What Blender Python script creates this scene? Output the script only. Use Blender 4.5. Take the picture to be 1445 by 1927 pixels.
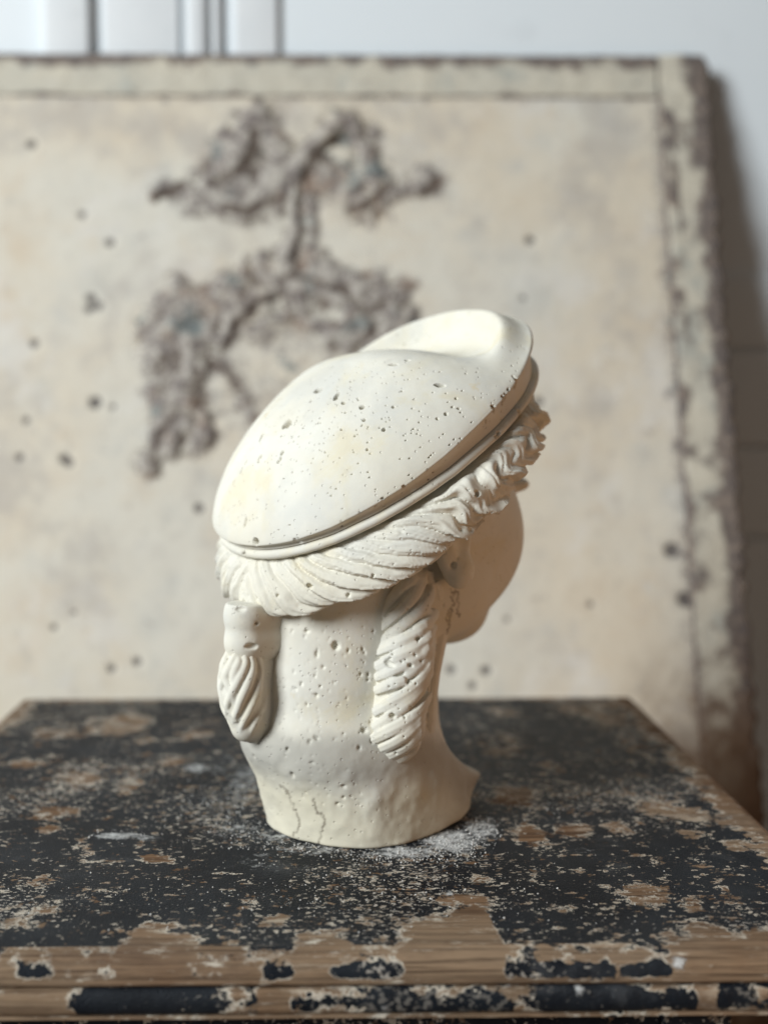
import bpy, bmesh, math, random
import numpy as np
from mathutils import Vector, Matrix
from mathutils.bvhtree import BVHTree

random.seed(7)
rng = np.random.default_rng(7)
for o in list(bpy.data.objects):
    bpy.data.objects.remove(o)
SC = bpy.context.scene
COL = SC.collection

# ------------------------------------------------------------------ camera
H = 0.222                      # eye height above the table top (table top is z = 0)
F = 2100.0                     # focal length in photograph pixels (1445 x 1927)
YAW = math.radians(0.8)        # turned slightly right
PITCH = math.radians(4.9)      # looking slightly down
CX, CY = 668.0, 963.5
cam_d = bpy.data.cameras.new('camera')
cam = bpy.data.objects.new('camera', cam_d)
COL.objects.link(cam)
SC.camera = cam
cam.location = (0, 0, H)
cam.rotation_euler = (math.pi / 2 - PITCH, 0, -YAW)
cam_d.sensor_fit = 'VERTICAL'
cam_d.sensor_height = 36
cam_d.sensor_width = 27
cam_d.lens = F / 1927 * 36
cam_d.shift_x = (722.5 - CX) / 1927
cam_d.clip_start = 0.02
cam_d.clip_end = 60
cam_d.dof.use_dof = True
cam_d.dof.focus_distance = 0.538
cam_d.dof.aperture_fstop = 3.5

# ------------------------------------------------------------------ world and lamps
world = bpy.data.worlds.new('World')
SC.world = world
world.use_nodes = True
bg = world.node_tree.nodes['Background']
bg.inputs[0].default_value = (1.0, 0.90, 0.80, 1)
bg.inputs[1].default_value = 0.10


def area(name, loc, target, size, power, color, size_y=None):
    d = bpy.data.lights.new(name, 'AREA')
    d.energy = power
    d.color = color
    d.size = size
    if size_y:
        d.shape = 'RECTANGLE'
        d.size_y = size_y
    o = bpy.data.objects.new(name, d)
    COL.objects.link(o)
    o.location = loc
    o.rotation_euler = (Vector(target) - Vector(loc)).to_track_quat('-Z', 'Y').to_euler()
    return o


area('window_light', (-2.42, -1.22, 1.55), (0.05, 0.80, 0.1), 1.15, 150, (0.93, 0.98, 1.0), 1.45)
area('warm_bounce_light', (0.46, 0.42, 0.02), (0.03, 0.62, 0.13), 0.25, 0.42, (1.0, 0.52, 0.24))

SC.view_settings.view_transform = 'Standard'
SC.view_settings.look = 'None'
SC.view_settings.exposure = 0
SC.view_settings.gamma = 1
SC.render.engine = 'CYCLES'
SC.cycles.max_bounces = 6

# ------------------------------------------------------------------ camera geometry helpers (photo pixel -> ray)
_R = np.array(cam.rotation_euler.to_matrix())


def ray(px, py):
    d = _R @ np.array([(px - CX) / F, -(py - CY) / F, -1.0])
    return d / np.linalg.norm(d)


CAM = np.array([0, 0, H])


def on_y(px, py, y):
    d = ray(px, py)
    return CAM + d * (y / d[1])


def on_z(px, py, z=0.0):
    d = ray(px, py)
    return CAM + d * ((z - H) / d[2])


# ------------------------------------------------------------------ object helpers
def tag(o, label=None, cat=None, group=None, kind=None):
    if label: o['label'] = label
    if cat: o['category'] = cat
    if group: o['group'] = group
    if kind: o['kind'] = kind
    return o


def empty(name, loc, rot=(0, 0, 0)):
    o = bpy.data.objects.new(name, None)
    COL.objects.link(o)
    o.empty_display_size = 0.02
    o.location = loc
    o.rotation_euler = rot
    return o


def mesh_obj(name, verts, faces, mat, parent=None, smooth=True, attrs=None):
    me = bpy.data.meshes.new(name)
    verts = np.asarray(verts, dtype=np.float32)
    if isinstance(faces, np.ndarray):
        nf, k = faces.shape
        me.vertices.add(len(verts))
        me.vertices.foreach_set('co', verts.ravel())
        me.loops.add(nf * k)
        me.loops.foreach_set('vertex_index', faces.astype(np.int32).ravel())
        me.polygons.add(nf)
        me.polygons.foreach_set('loop_start', (np.arange(nf) * k).astype(np.int32))
        me.update(calc_edges=True)
        me.validate()
    else:
        me.from_pydata([tuple(map(float, v)) for v in verts], [], faces)
        me.update()
    if smooth:
        me.polygons.foreach_set('use_smooth', np.ones(len(me.polygons), dtype=bool))
    if attrs:
        for an, av in attrs.items():
            a = me.attributes.new(an, 'FLOAT', 'POINT')
            a.data.foreach_set('value', np.asarray(av, dtype=np.float32).ravel())
    me.materials.append(mat)
    o = bpy.data.objects.new(name, me)
    COL.objects.link(o)
    if parent is not None:
        o.parent = parent
    return o


def grid_faces(nu, nv, wrap_u=False, wrap_v=False):
    iu = np.arange(nu if wrap_u else nu - 1)
    iv = np.arange(nv if wrap_v else nv - 1)
    U, V = np.meshgrid(iu, iv, indexing='ij')
    U2 = (U + 1) % nu
    V2 = (V + 1) % nv
    return np.stack([U * nv + V, U2 * nv + V, U2 * nv + V2, U * nv + V2], -1).reshape(-1, 4)


def box(name, x0, x1, y0, y1, z0, z1, mat, parent=None, bevel=0.0):
    bm = bmesh.new()
    bmesh.ops.create_cube(bm, size=1)
    for v in bm.verts:
        v.co = ((x0 + x1) / 2 + v.co.x * (x1 - x0), (y0 + y1) / 2 + v.co.y * (y1 - y0), (z0 + z1) / 2 + v.co.z * (z1 - z0))
    if bevel:
        bmesh.ops.bevel(bm, geom=bm.edges[:], offset=bevel, segments=3, profile=0.6, affect='EDGES')
    me = bpy.data.meshes.new(name)
    bm.to_mesh(me)
    bm.free()
    if bevel:
        me.polygons.foreach_set('use_smooth', np.ones(len(me.polygons), dtype=bool))
    me.materials.append(mat)
    o = bpy.data.objects.new(name, me)
    COL.objects.link(o)
    if parent is not None: o.parent = parent
    return o


# ------------------------------------------------------------------ numpy value noise
def vnoise(P, scale, seed=0):
    r = np.random.default_rng(seed)
    T = r.random((32, 32, 32)).astype(np.float32)
    Q = np.asarray(P) * scale + 100.0
    I = np.floor(Q).astype(int)
    f = Q - I
    f = f * f * (3 - 2 * f)
    out = 0
    for dx in (0, 1):
        for dy in (0, 1):
            for dz in (0, 1):
                w = (f[..., 0] if dx else 1 - f[..., 0]) * (f[..., 1] if dy else 1 - f[..., 1]) * (f[..., 2] if dz else 1 - f[..., 2])
                out = out + w * T[(I[..., 0] + dx) % 32, (I[..., 1] + dy) % 32, (I[..., 2] + dz) % 32]
    return out


def fbm(P, scale, seed=0, octv=4, rough=0.5):
    a, s, o, t = 1.0, scale, 0, 0
    for i in range(octv):
        o = o + a * vnoise(P, s, seed + i)
        t += a
        a *= rough
        s *= 2.03
    return o / t


def sstep(a, b, x):
    t = np.clip((x - a) / (b - a), 0, 1)
    return t * t * (3 - 2 * t)


# ------------------------------------------------------------------ node helper
class NT:
    def __init__(s, name):
        s.m = bpy.data.materials.new(name)
        s.m.use_nodes = True
        s.t = s.m.node_tree
        s.t.nodes.clear()
        s.out = s.t.nodes.new('ShaderNodeOutputMaterial')
        s.co = s.t.nodes.new('ShaderNodeTexCoord').outputs['Object']

    def n(s, typ, ins=None, **props):
        nd = s.t.nodes.new(typ)
        for k, v in props.items(): setattr(nd, k, v)
        for k, v in (ins or {}).items():
            if isinstance(v, bpy.types.NodeSocket): s.t.links.new(v, nd.inputs[k])
            elif v is not None: nd.inputs[k].default_value = v
        return nd

    def math(s, op, a, b=None, c=None, clamp=False):
        nd = s.n('ShaderNodeMath', {0: a, 1: b, 2: c}, operation=op)
        nd.use_clamp = clamp
        return nd.outputs[0]

    def add(s, a, b): return s.math('ADD', a, b)
    def mul(s, a, b, clamp=False): return s.math('MULTIPLY', a, b, clamp=clamp)
    def sub(s, a, b): return s.math('SUBTRACT', a, b)

    def noise(s, scale, detail=4, rough=0.5, vec=None, dist=0.0, stretch=None, off=0.0):
        vec = vec or s.co
        if stretch or off:
            vec = s.n('ShaderNodeMapping', {'Vector': vec, 'Scale': stretch or (1, 1, 1), 'Location': (off, off * .7, off * .3)}).outputs[0]
        return s.n('ShaderNodeTexNoise', {'Vector': vec, 'Scale': scale, 'Detail': detail, 'Roughness': rough, 'Distortion': dist}).outputs[0]

    def step(s, x, a, b, lo=0.0, hi=1.0, kind='SMOOTHSTEP'):
        return s.n('ShaderNodeMapRange', {'Value': x, 'From Min': a, 'From Max': b, 'To Min': lo, 'To Max': hi}, interpolation_type=kind).outputs[0]

    def mix(s, f, a, b, mode='MIX'):
        nd = s.n('ShaderNodeMix', data_type='RGBA', blend_type=mode)
        for i, v in ((0, f), (6, a), (7, b)):
            if isinstance(v, bpy.types.NodeSocket): s.t.links.new(v, nd.inputs[i])
            elif i == 0: nd.inputs[0].default_value = v
            else: nd.inputs[i].default_value = tuple(v) + (1,) if len(v) == 3 else v
        return nd.outputs[2]

    def attr(s, name): return s.n('ShaderNodeAttribute', attribute_name=name).outputs['Fac']

    def bump(s, h, strength, dist, normal=None):
        return s.n('ShaderNodeBump', {'Height': h, 'Strength': strength, 'Distance': dist, 'Normal': normal}).outputs[0]

    def finish(s, color, rough, normal=None, spec=0.5):
        b = s.n('ShaderNodeBsdfPrincipled', {'Base Color': color if isinstance(color, bpy.types.NodeSocket) else tuple(color) + (1,),
                                             'Roughness': rough, 'Specular IOR Level': spec, 'Normal': normal})
        s.t.links.new(b.outputs[0], s.out.inputs[0])
        return s.m


#@@MATERIALS
def stone_mat():
    t = NT('cast_stone')
    a = t.noise(16, 5, .6)
    c = t.mix(t.step(a, .35, .7), (.70, .665, .565), (.735, .72, .65))
    # yellow iron stains
    y = t.noise(30, 6, .62, dist=.6, off=3)
    c = t.mix(t.mul(t.step(y, .50, .70), .50), c, (.70, .62, .42))
    y2 = t.noise(55, 4, .6, off=9)
    c = t.mix(t.mul(t.step(y2, .68, .78), .5), c, (.70, .54, .27))
    # grey patches where the mould release stayed
    g = t.noise(22, 5, .6, off=17)
    c = t.mix(t.mul(t.step(g, .48, .68), .45), c, (.57, .575, .55))
    lowz = t.n('ShaderNodeSeparateXYZ', {0: t.co}).outputs[2]
    c = t.mix(t.mul(t.step(t.add(lowz, t.mul(t.sub(a, .5), .05)), .045, .020), .5), c, (.68, .62, .45))
    c = t.mix(t.mul(t.step(t.noise(70, 6, .7, off=27), .58, .70), .22), c, (.45, .43, .38))
    # grey band around the foot (attribute 'foot' from the mesh)
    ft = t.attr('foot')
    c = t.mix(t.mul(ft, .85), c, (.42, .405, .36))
    # hairline cracks, then shade painted into the blow holes
    cr = t.attr('crack')
    c = t.mix(cr, c, (.13, .10, .07))
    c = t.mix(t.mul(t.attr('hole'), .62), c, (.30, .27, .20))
    # pin holes: tiny real-looking relief
    v = t.n('ShaderNodeTexVoronoi', {'Vector': t.co, 'Scale': 420, 'Randomness': 1.0}).outputs['Distance']
    sel = t.n('ShaderNodeTexVoronoi', {'Vector': t.co, 'Scale': 420, 'Randomness': 1.0}).outputs['Color']
    selr = t.n('ShaderNodeSeparateColor', {0: sel}).outputs[0]
    hole = t.mul(t.step(v, .16, .30, 1, 0), t.step(selr, .80, .84))
    fine = t.noise(1500, 3, .6)
    med = t.noise(260, 4, .55)
    hgt = t.add(t.mul(fine, .10), t.add(t.mul(med, .35), t.mul(hole, -2.2)))
    nrm = t.bump(hgt, .55, .0006)
    return t.finish(c, .92, nrm, .18)


M_STONE = stone_mat()

# ================================================================== SDF toolkit
PSI = math.radians(40)
O = np.array([0.015, 0.622, 0.0])
UX = np.array([math.cos(PSI), math.sin(PSI), 0])     # forward: where the face looks
VX = np.array([math.sin(PSI), -math.cos(PSI), 0])    # towards the camera side ear
WX = np.array([0, 0, 1.0])
B = np.stack([UX, VX, WX], 1)                        # local -> world


def to_local(p): return (np.asarray(p) - O) @ B
def to_world(q): return np.asarray(q) @ B.T + O


def smin(a, b, k):
    h = np.clip(0.5 + 0.5 * (b - a) / k, 0, 1)
    return b * (1 - h) + a * h - k * h * (1 - h)


def smax(a, b, k): return -smin(-a, -b, k)


def ell(P, c, r):
    q = P - np.array(c)
    r = np.array(r)
    k0 = np.sqrt(((q / r) ** 2).sum(-1))
    k1 = np.sqrt(((q / (r * r)) ** 2).sum(-1)) + 1e-9
    return k0 * (k0 - 1) / k1


def rot_ell(P, c, r, ax):
    return ell((P - np.array(c)) @ ax, (0, 0, 0), r)


class Grid:
    def __init__(s, lo, hi, h):
        s.lo = np.array(lo, float)
        s.h = h
        s.n = np.ceil((np.array(hi) - s.lo) / h).astype(int) + 1
        s.d = np.full(s.n, 0.05, np.float32)

    def sub(s, lo, hi):
        a = np.clip(np.floor((np.array(lo) - s.lo) / s.h).astype(int), 0, s.n)
        b = np.clip(np.ceil((np.array(hi) - s.lo) / s.h).astype(int) + 1, 0, s.n)
        if (b <= a).any(): return None, None
        ax = [s.lo[i] + np.arange(a[i], b[i]) * s.h for i in range(3)]
        P = np.stack(np.meshgrid(*ax, indexing='ij'), -1)
        return tuple(slice(a[i], b[i]) for i in range(3)), P

    def tube(s, pts, rad, k=0.0008, flat=None):
        pts = np.asarray(pts, float)
        rad = np.asarray(rad, float)
        m = rad.max() + 0.004
        sl, P = s.sub(pts.min(0) - m, pts.max(0) + m)
        if sl is None: return
        d = np.full(P.shape[:-1], 0.05)
        for i in range(len(pts) - 1):
            a, b = pts[i], pts[i + 1]
            r0, r1 = rad[i], rad[i + 1]
            mm = max(r0, r1) + .0035
            lo = np.floor((np.minimum(a, b) - mm - P[0, 0, 0]) / s.h).astype(int)
            hi = np.ceil((np.maximum(a, b) + mm - P[0, 0, 0]) / s.h).astype(int) + 1
            lo = np.clip(lo, 0, P.shape[:3]); hi = np.clip(hi, 0, P.shape[:3])
            if (hi <= lo).any(): continue
            q = tuple(slice(lo[j], hi[j]) for j in range(3))
            ab = b - a
            PP = P[q] - a
            t = np.clip(PP @ ab / (ab @ ab + 1e-12), 0, 1)
            dd = np.sqrt(((PP - t[..., None] * ab) ** 2).sum(-1)) - (r0 + (r1 - r0) * t)
            d[q] = np.minimum(d[q], dd)
        s.d[sl] = smin(s.d[sl], d, k)

    def carve(s, c, r, ax, k=.0003, seed=0):
        R = max(r) * 1.5 + .001
        sl, P = s.sub(np.array(c) - R, np.array(c) + R)
        if sl is None: return
        d = rot_ell(P, c, r, ax) + (vnoise(P, 420, seed) - .5) * min(r) * .7
        s.d[sl] = smax(s.d[sl], -d, k)

    def carve_tube(s, pts, r, k=.0003):
        for a, b in zip(pts[:-1], pts[1:]):
            a, b = np.array(a), np.array(b)
            sl, P = s.sub(np.minimum(a, b) - r - .001, np.maximum(a, b) + r + .001)
            if sl is None: continue
            ab = b - a
            t = np.clip((P - a) @ ab / (ab @ ab + 1e-12), 0, 1)
            d = np.sqrt(((P - a - t[..., None] * ab) ** 2).sum(-1)) - r
            s.d[sl] = smax(s.d[sl], -d, k)

    def nets(s):
        d = s.d
        ins = d < 0
        nx, ny, nz = d.shape
        cnt = np.zeros((nx - 1, ny - 1, nz - 1), np.int8)
        for dx in (0, 1):
            for dy in (0, 1):
                for dz in (0, 1):
                    cnt += ins[dx:nx - 1 + dx, dy:ny - 1 + dy, dz:nz - 1 + dz]
        I = np.argwhere((cnt > 0) & (cnt < 8))
        idx = np.full(cnt.shape, -1, np.int32)
        idx[I[:, 0], I[:, 1], I[:, 2]] = np.arange(len(I))
        acc = np.zeros((len(I), 3)); num = np.zeros(len(I))
        corners = [(a, b, c) for a in (0, 1) for b in (0, 1) for c in (0, 1)]
        val = {c: d[I[:, 0] + c[0], I[:, 1] + c[1], I[:, 2] + c[2]] for c in corners}
        for c in corners:
            for ax in range(3):
                if c[ax]: continue
                c2 = list(c); c2[ax] = 1; c2 = tuple(c2)
                v0, v1 = val[c], val[c2]
                m = (v0 < 0) != (v1 < 0)
                t = v0[m] / (v0[m] - v1[m])
                p = np.tile(np.array(c, float), (m.sum(), 1))
                p[:, ax] = t
                acc[m] += p; num[m] += 1
        V = (I + acc / num[:, None]) * s.h + s.lo
        Fs = []
        for ax in range(3):
            a = [slice(None)] * 3; b = [slice(None)] * 3
            a[ax] = slice(0, -1); b[ax] = slice(1, None)
            A, Bn = ins[tuple(a)], ins[tuple(b)]
            E = np.argwhere(A != Bn)
            o1, o2 = (ax + 1) % 3, (ax + 2) % 3
            ok = (E[:, o1] > 0) & (E[:, o2] > 0) & (E[:, o1] < d.shape[o1] - 1) & (E[:, o2] < d.shape[o2] - 1)
            E = E[ok]
            flip = A[E[:, 0], E[:, 1], E[:, 2]]
            q = []
            for s1, s2 in ((0, 0), (1, 0), (1, 1), (0, 1)):
                e = E.copy(); e[:, o1] -= s1; e[:, o2] -= s2
                q.append(idx[e[:, 0], e[:, 1], e[:, 2]])
            q = np.stack(q, 1)
            q[~flip] = q[~flip][:, ::-1]
            Fs.append(q)
        Fq = np.concatenate(Fs)
        return V, Fq[(Fq >= 0).all(1)]


def upsample(g):
    n = g.n
    G = Grid(g.lo, g.lo + (n - 1) * g.h, g.h / 2)
    d = g.d
    for ax in range(3):
        a = np.moveaxis(d, ax, 0)
        o = np.empty((a.shape[0] * 2 - 1,) + a.shape[1:], np.float32)
        o[::2] = a
        # 4-point interpolation keeps curvature
        m = (a[:-1] + a[1:]) * .5
        m[1:-1] = (a[1:-2] + a[2:-1]) * .5625 - (a[:-3] + a[3:]) * .0625
        o[1::2] = m
        d = np.moveaxis(o, 0, ax)
    G.n = np.array(d.shape)
    G.d = np.ascontiguousarray(d)
    return G


def march(fn, px, py, t0=0.45, t1=0.85):
    """first hit of photo rays with an analytic field, in local bust coordinates"""
    D = np.array([ray(x, y) for x, y in zip(px, py)])
    t = np.full(len(D), t0)
    for i in range(90):
        d = fn(to_local(CAM + D * t[:, None]))
        t = t + np.clip(d, -.004, .01) * .8
    hit = to_local(CAM + D * t[:, None])
    return hit, np.abs(fn(hit)) < .002


def catmull(P, n):
    P = np.asarray(P, float)
    Q = np.vstack([2 * P[0] - P[1], P, 2 * P[-1] - P[-2]])
    out = []
    seg = len(P) - 1
    for t in np.linspace(0, seg - 1e-6, n):
        i = int(t); f = t - i
        p0, p1, p2, p3 = Q[i:i + 4]
        out.append(.5 * (2 * p1 + (p2 - p0) * f + (2 * p0 - 5 * p1 + 4 * p2 - p3) * f * f + (3 * p1 - p0 - 3 * p2 + p3) * f ** 3))
    return np.array(out)


#@@BUST
bust = empty('stone_head_bust', O)
bust.rotation_euler = (0, 0, PSI)      # local x = the way the face looks
# the local frame (u, v, w) is right handed only with -v, so meshes are written as (u, -v, w)
tag(bust, 'cream cast stone head wearing a tipped back helmet, standing on the chipped black stool', 'sculpture')


def put(name, V, Fc, attrs=None, parent=None, mat=None):
    W = V * np.array([1, -1, 1])
    return mesh_obj(name, W, Fc[:, ::-1], mat or M_STONE, parent or bust, attrs=attrs)


# --- helmet frame
PHI = math.radians(35.9)
HYAW = math.radians(2.7)
HC = np.array([0.0031, 0.0, 0.2195])
RA, RB, RE = 0.1062, 0.0857, 2.146
HA = np.array([math.cos(PHI) * math.cos(HYAW), math.cos(PHI) * math.sin(HYAW), math.sin(PHI)])
HB = np.array([-math.sin(HYAW), math.cos(HYAW), 0])
HN = np.cross(HA, HB)
HM = np.stack([HA, HB, HN], 1)


def rim_r(th):
    c, s = np.cos(th), np.sin(th)
    return (np.abs(c / RA) ** RE + np.abs(s / RB) ** RE) ** (-1 / RE)


def helmet_height(x, y):
    """height above the rim plane: x forward, y sideways, in the helmet plane"""
    th = np.arctan2(y, x)
    r = np.sqrt(x * x + y * y) / rim_r(th)
    dome = 0.0368 * np.clip(1 - r ** 2.5, 0, 1) ** 0.84
    cx = x / RA
    f = sstep(0.03, 0.74, cx)
    dome = dome * (1 - .80 * f)
    # the visor rolls up into a crest just inside the front rim
    fr = sstep(.40, .88, np.cos(th))
    crest = .0105 * np.exp(-((r - .875) / .075) ** 2) * fr
    valley = -.0058 * np.exp(-((r - .62) / .16) ** 2) * fr
    return dome + crest + valley


# photo pixel, half width, half height (px), turn (deg) of the larger blow holes
PITS_HELMET = [(599, 734, 11, 5, 20), (634, 744, 5, 6, 0), (631, 751, 5, 3, 0), (646, 758, 5, 3, 40), (681, 766, 6, 5, 10),
    (540, 798, 13, 7, 38), (492, 823, 3, 7, -20), (489, 863, 5, 6, -20), (524, 868, 4, 3, 0), (531, 852, 4, 4, 0), (528, 864, 3, 5, -30),
    (455, 885, 3, 6, -15), (462, 983, 3, 9, 5), (481, 1019, 7, 6, 0), (827, 725, 11, 4, 12), (839, 779, 4, 4, 0), (722, 808, 4, 4, 0),
    (685, 790, 4, 3, 30), (740, 686, 11, 3, 3), (766, 678, 6, 2.5, 20), (740, 766, 3, 3, 0), (643, 808, 3, 2.5, 30), (691, 846, 2.5, 3, 0),
    (756, 736, 2.5, 2, 0), (760, 916, 3.5, 3, 0), (790, 942, 4.5, 6, -15), (963, 801, 5, 7, -15), (977, 779, 5, 6, -15), (956, 733, 3, 3, 0),
    (914, 793, 2.5, 3.5, -30), (938, 818, 5, 6, 20), (933, 822, 4, 3, 0), (851, 766, 3, 2.5, 0), (863, 769, 4, 2, 10), (858, 750, 2.5, 2.5, 0),
    (945, 755, 4, 7, -30), (952, 745, 3, 5, -30), (967, 728, 3, 5, -20), (972, 715, 4, 8, -20), (930, 768, 4, 6, -35), (459, 1044, 6, 5, 0),
    (720, 938, 4, 2.5, 0), (676, 963, 2.5, 2, 0), (555, 1016, 3, 2, 0), (561, 1014, 2, 1.5, 0), (440, 908, 2, 4, -10), (463, 870, 2, 5, -10),
    (585, 755, 3, 2, 30), (603, 786, 2.5, 2, 0), (668, 820, 2, 2.5, 0), (550, 823, 2, 2, 0), (530, 820, 2.5, 2, 0), (500, 780, 2, 4, -30)]
for _i in range(120):
    _x = 700 + rng.normal() * 130; _y = 800 + rng.normal() * 80
    _s = .9 + abs(rng.normal()) * .55
    PITS_HELMET.append((_x, _y, _s * rng.uniform(.8, 1.6), _s, rng.uniform(-60, 60)))
for _i in range(60):
    PITS_HELMET.append((rng.uniform(430, 900), rng.uniform(690, 1000), rng.uniform(1.0, 2.0), rng.uniform(1.0, 1.6), rng.uniform(-60, 60)))


def pit_frames(surface_hit, normal, hx, hy, ang, depth):
    """axes of a hole lying on the surface: two tangents and the normal"""
    n = normal
    t = np.cross(n, [0, 0, 1.0]); t /= np.linalg.norm(t) + 1e-9
    b = np.cross(n, t)
    a = math.radians(ang)
    t2 = t * math.cos(a) + b * math.sin(a); b2 = np.cross(n, t2)
    return np.stack([t2, b2, n], 1)


def build_helmet():
    nr, nt = 350, 1180
    th = np.linspace(0, 2 * math.pi, nt, endpoint=False)
    tt_ = np.linspace(0, 1, nr)
    rr = tt_ ** .8 * .35 + (1 - (1 - tt_) ** 2.2) * .65
    R, T = np.meshgrid(rr, th, indexing='ij')
    rm = rim_r(T)
    x = R * rm * np.cos(T); y = R * rm * np.sin(T)
    h = helmet_height(x, y)
    P = HC + x[..., None] * HA + y[..., None] * HB + h[..., None] * HN
    front = (np.cos(th) * .5 + .5)
    prof = []
    fw = .0030 + .0120 * front ** 1.2           # the fascia under the rim gets wider to the front
    for a, b in [(.0006, .0006), (.0004, .0014), (-.0008, .0021)]: prof.append((np.full(nt, a), np.full(nt, b)))
    for q in np.linspace(.08, 1, 16): prof.append((-.0006 - (.0004 + fw * (.16 + .30 * front ** 2)) * q - .0008 * np.sin(q * math.pi), .0021 + fw * q))
    o0, d0 = prof[-1]
    prof.append((o0 - .0010, d0 + .0006))
    for q in np.linspace(.0, 1, 16):
        prof.append((o0 - .0010 + .0036 * np.sin(q * math.pi) ** .8, d0 + .0008 + .0050 * (1 - np.cos(q * math.pi)) / 2))
    o1, d1 = prof[-1]
    prof.append((o1 - .004, d1 + .0005)); prof.append((o1 - .03, d1 + .001))
    rows = []
    c, s = np.cos(th), np.sin(th)
    rm = rim_r(th)
    for a, b in prof:
        ox, oy = c / RA, s / RB
        ln = np.sqrt(ox * ox + oy * oy); ox, oy = ox / ln, oy / ln
        X = rm * c + a * ox; Y = rm * s + a * oy
        rows.append(HC + X[:, None] * HA + Y[:, None] * HB - b[:, None] * HN)
    P = np.concatenate([P, np.array(rows)], 0)
    P = P + ((fbm(P, 60, 3, 3) - .5) * .0009)[..., None] * HN
    n = P.shape[0]
    # normals by differences, outward
    du = np.gradient(P, axis=0); dv = np.roll(P, -1, 1) - np.roll(P, 1, 1)
    N = np.cross(du, dv)
    N /= np.linalg.norm(N, axis=-1, keepdims=True) + 1e-12
    if N[60, 0] @ HN < 0: N = -N
    Fc = grid_faces(n, nt, wrap_v=True)
    # blow holes
    flat = P.reshape(-1, 3); NF = N.reshape(-1, 3)
    nsub = max(1, 1)
    bv = BVHTree.FromPolygons([tuple(v) for v in to_world(flat[::1]).tolist()], Fc.tolist())
    dvec = np.zeros(len(flat))  # per vertex darkness: painted shade inside the pits
    disp = np.zeros(len(flat))
    for k, (px, py, hx, hy, ang) in enumerate(PITS_HELMET):
        r_ = ray(px, py)
        loc, nr_, fi, dist = bv.ray_cast(Vector(CAM), Vector(r_))
        if loc is None: continue
        nl = NF[Fc[fi][0]]
        c_ = to_local(np.array(loc))
        sc = dist / F
        # foreshortening: the footprint on the surface is wider along the view tilt
        fs = 1.0 / max(.45, abs(np.array(nr_) @ r_)) ** .6
        ax = pit_frames(c_, nl, hx, hy, ang, 0)
        a_, b_ = max(hx * sc, .00042), max(hy * sc * fs, .00042)
        m = np.nonzero((np.abs(flat[:, 0] - c_[0]) < .007))[0]
        m = m[((flat[m] - c_) ** 2).sum(1) < (max(a_, b_) * 1.6) ** 2]
        if len(m) == 0: continue
        q = (flat[m] - c_) @ ax
        wob = 1 + .5 * (vnoise(flat[m], 500, k) - .5)
        rr_ = np.sqrt((q[:, 0] / a_) ** 2 + (q[:, 1] / b_) ** 2) / wob
        dep = min(.0042, 2.0 * min(a_, b_) + .0004)
        w_ = np.clip(1 - rr_ ** 3, 0, 1) ** .5
        disp[m] = np.maximum(disp[m], dep * w_)
        dvec[m] = np.maximum(dvec[m], w_ * .8)
    flat = flat - NF * disp[:, None]
    return flat, Fc, dvec


hv, hf, hole_shade = build_helmet()


# --- head and neck (analytic field)
def ridge_w(u): return .054 - .044 * sstep(-.03, .080, u)


def foot_field(P):
    u, v, w = P[..., 0], P[..., 1], P[..., 2]
    wr = ridge_w(u)
    t = np.clip(w / wr, 0, 1.6)

    def outl(uc, ru_f, ru_b, rvp, rvn):
        ru = np.where(u - uc > 0, ru_f, ru_b)
        rv = np.where(v > 0, rvp, rvn)
        return (np.abs((u - uc) / ru) ** 2.2 + np.abs(v / rv) ** 2.2) ** (1 / 2.2)
    low = outl(-.015, .074, .048, .0585, .034)
    hi = outl(-.008, .080, .071, .0555, .050)
    tt = np.clip(t, 0, 1) ** 1.1
    k = low * (1 - tt) + hi * tt
    side = (k - 1) * .055
    kk = np.clip(hi, 0, 1.3)
    top = (w - wr - .020 * (1 - kk)) * .85
    return smax(side, top, .014 - .0115 * sstep(.01, .05, u)) + (fbm(P, 75, 5, 3) - .5) * .0030 * sstep(.075, .03, w)


def neck_field(P):
    u, v, w = P[..., 0], P[..., 1], P[..., 2]
    s = np.clip((w - .03) / .15, 0, 1)
    uc = -.020 + .010 * s
    ru = .058 - .003 * np.sin(s * math.pi) ; rv = .052 - .003 * np.sin(s * math.pi) + .002 * sstep(.30, .05, s)
    k = np.sqrt(((u - uc) / ru) ** 2 + (v / rv) ** 2)
    d = (k - 1) * .052 + .007 * sstep(.085, .045, w) * sstep(-.02, -.06, u)
    return np.maximum(smax(d, (ridge_w(u) - .004 - w) * .8, .016), w - .20)


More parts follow.
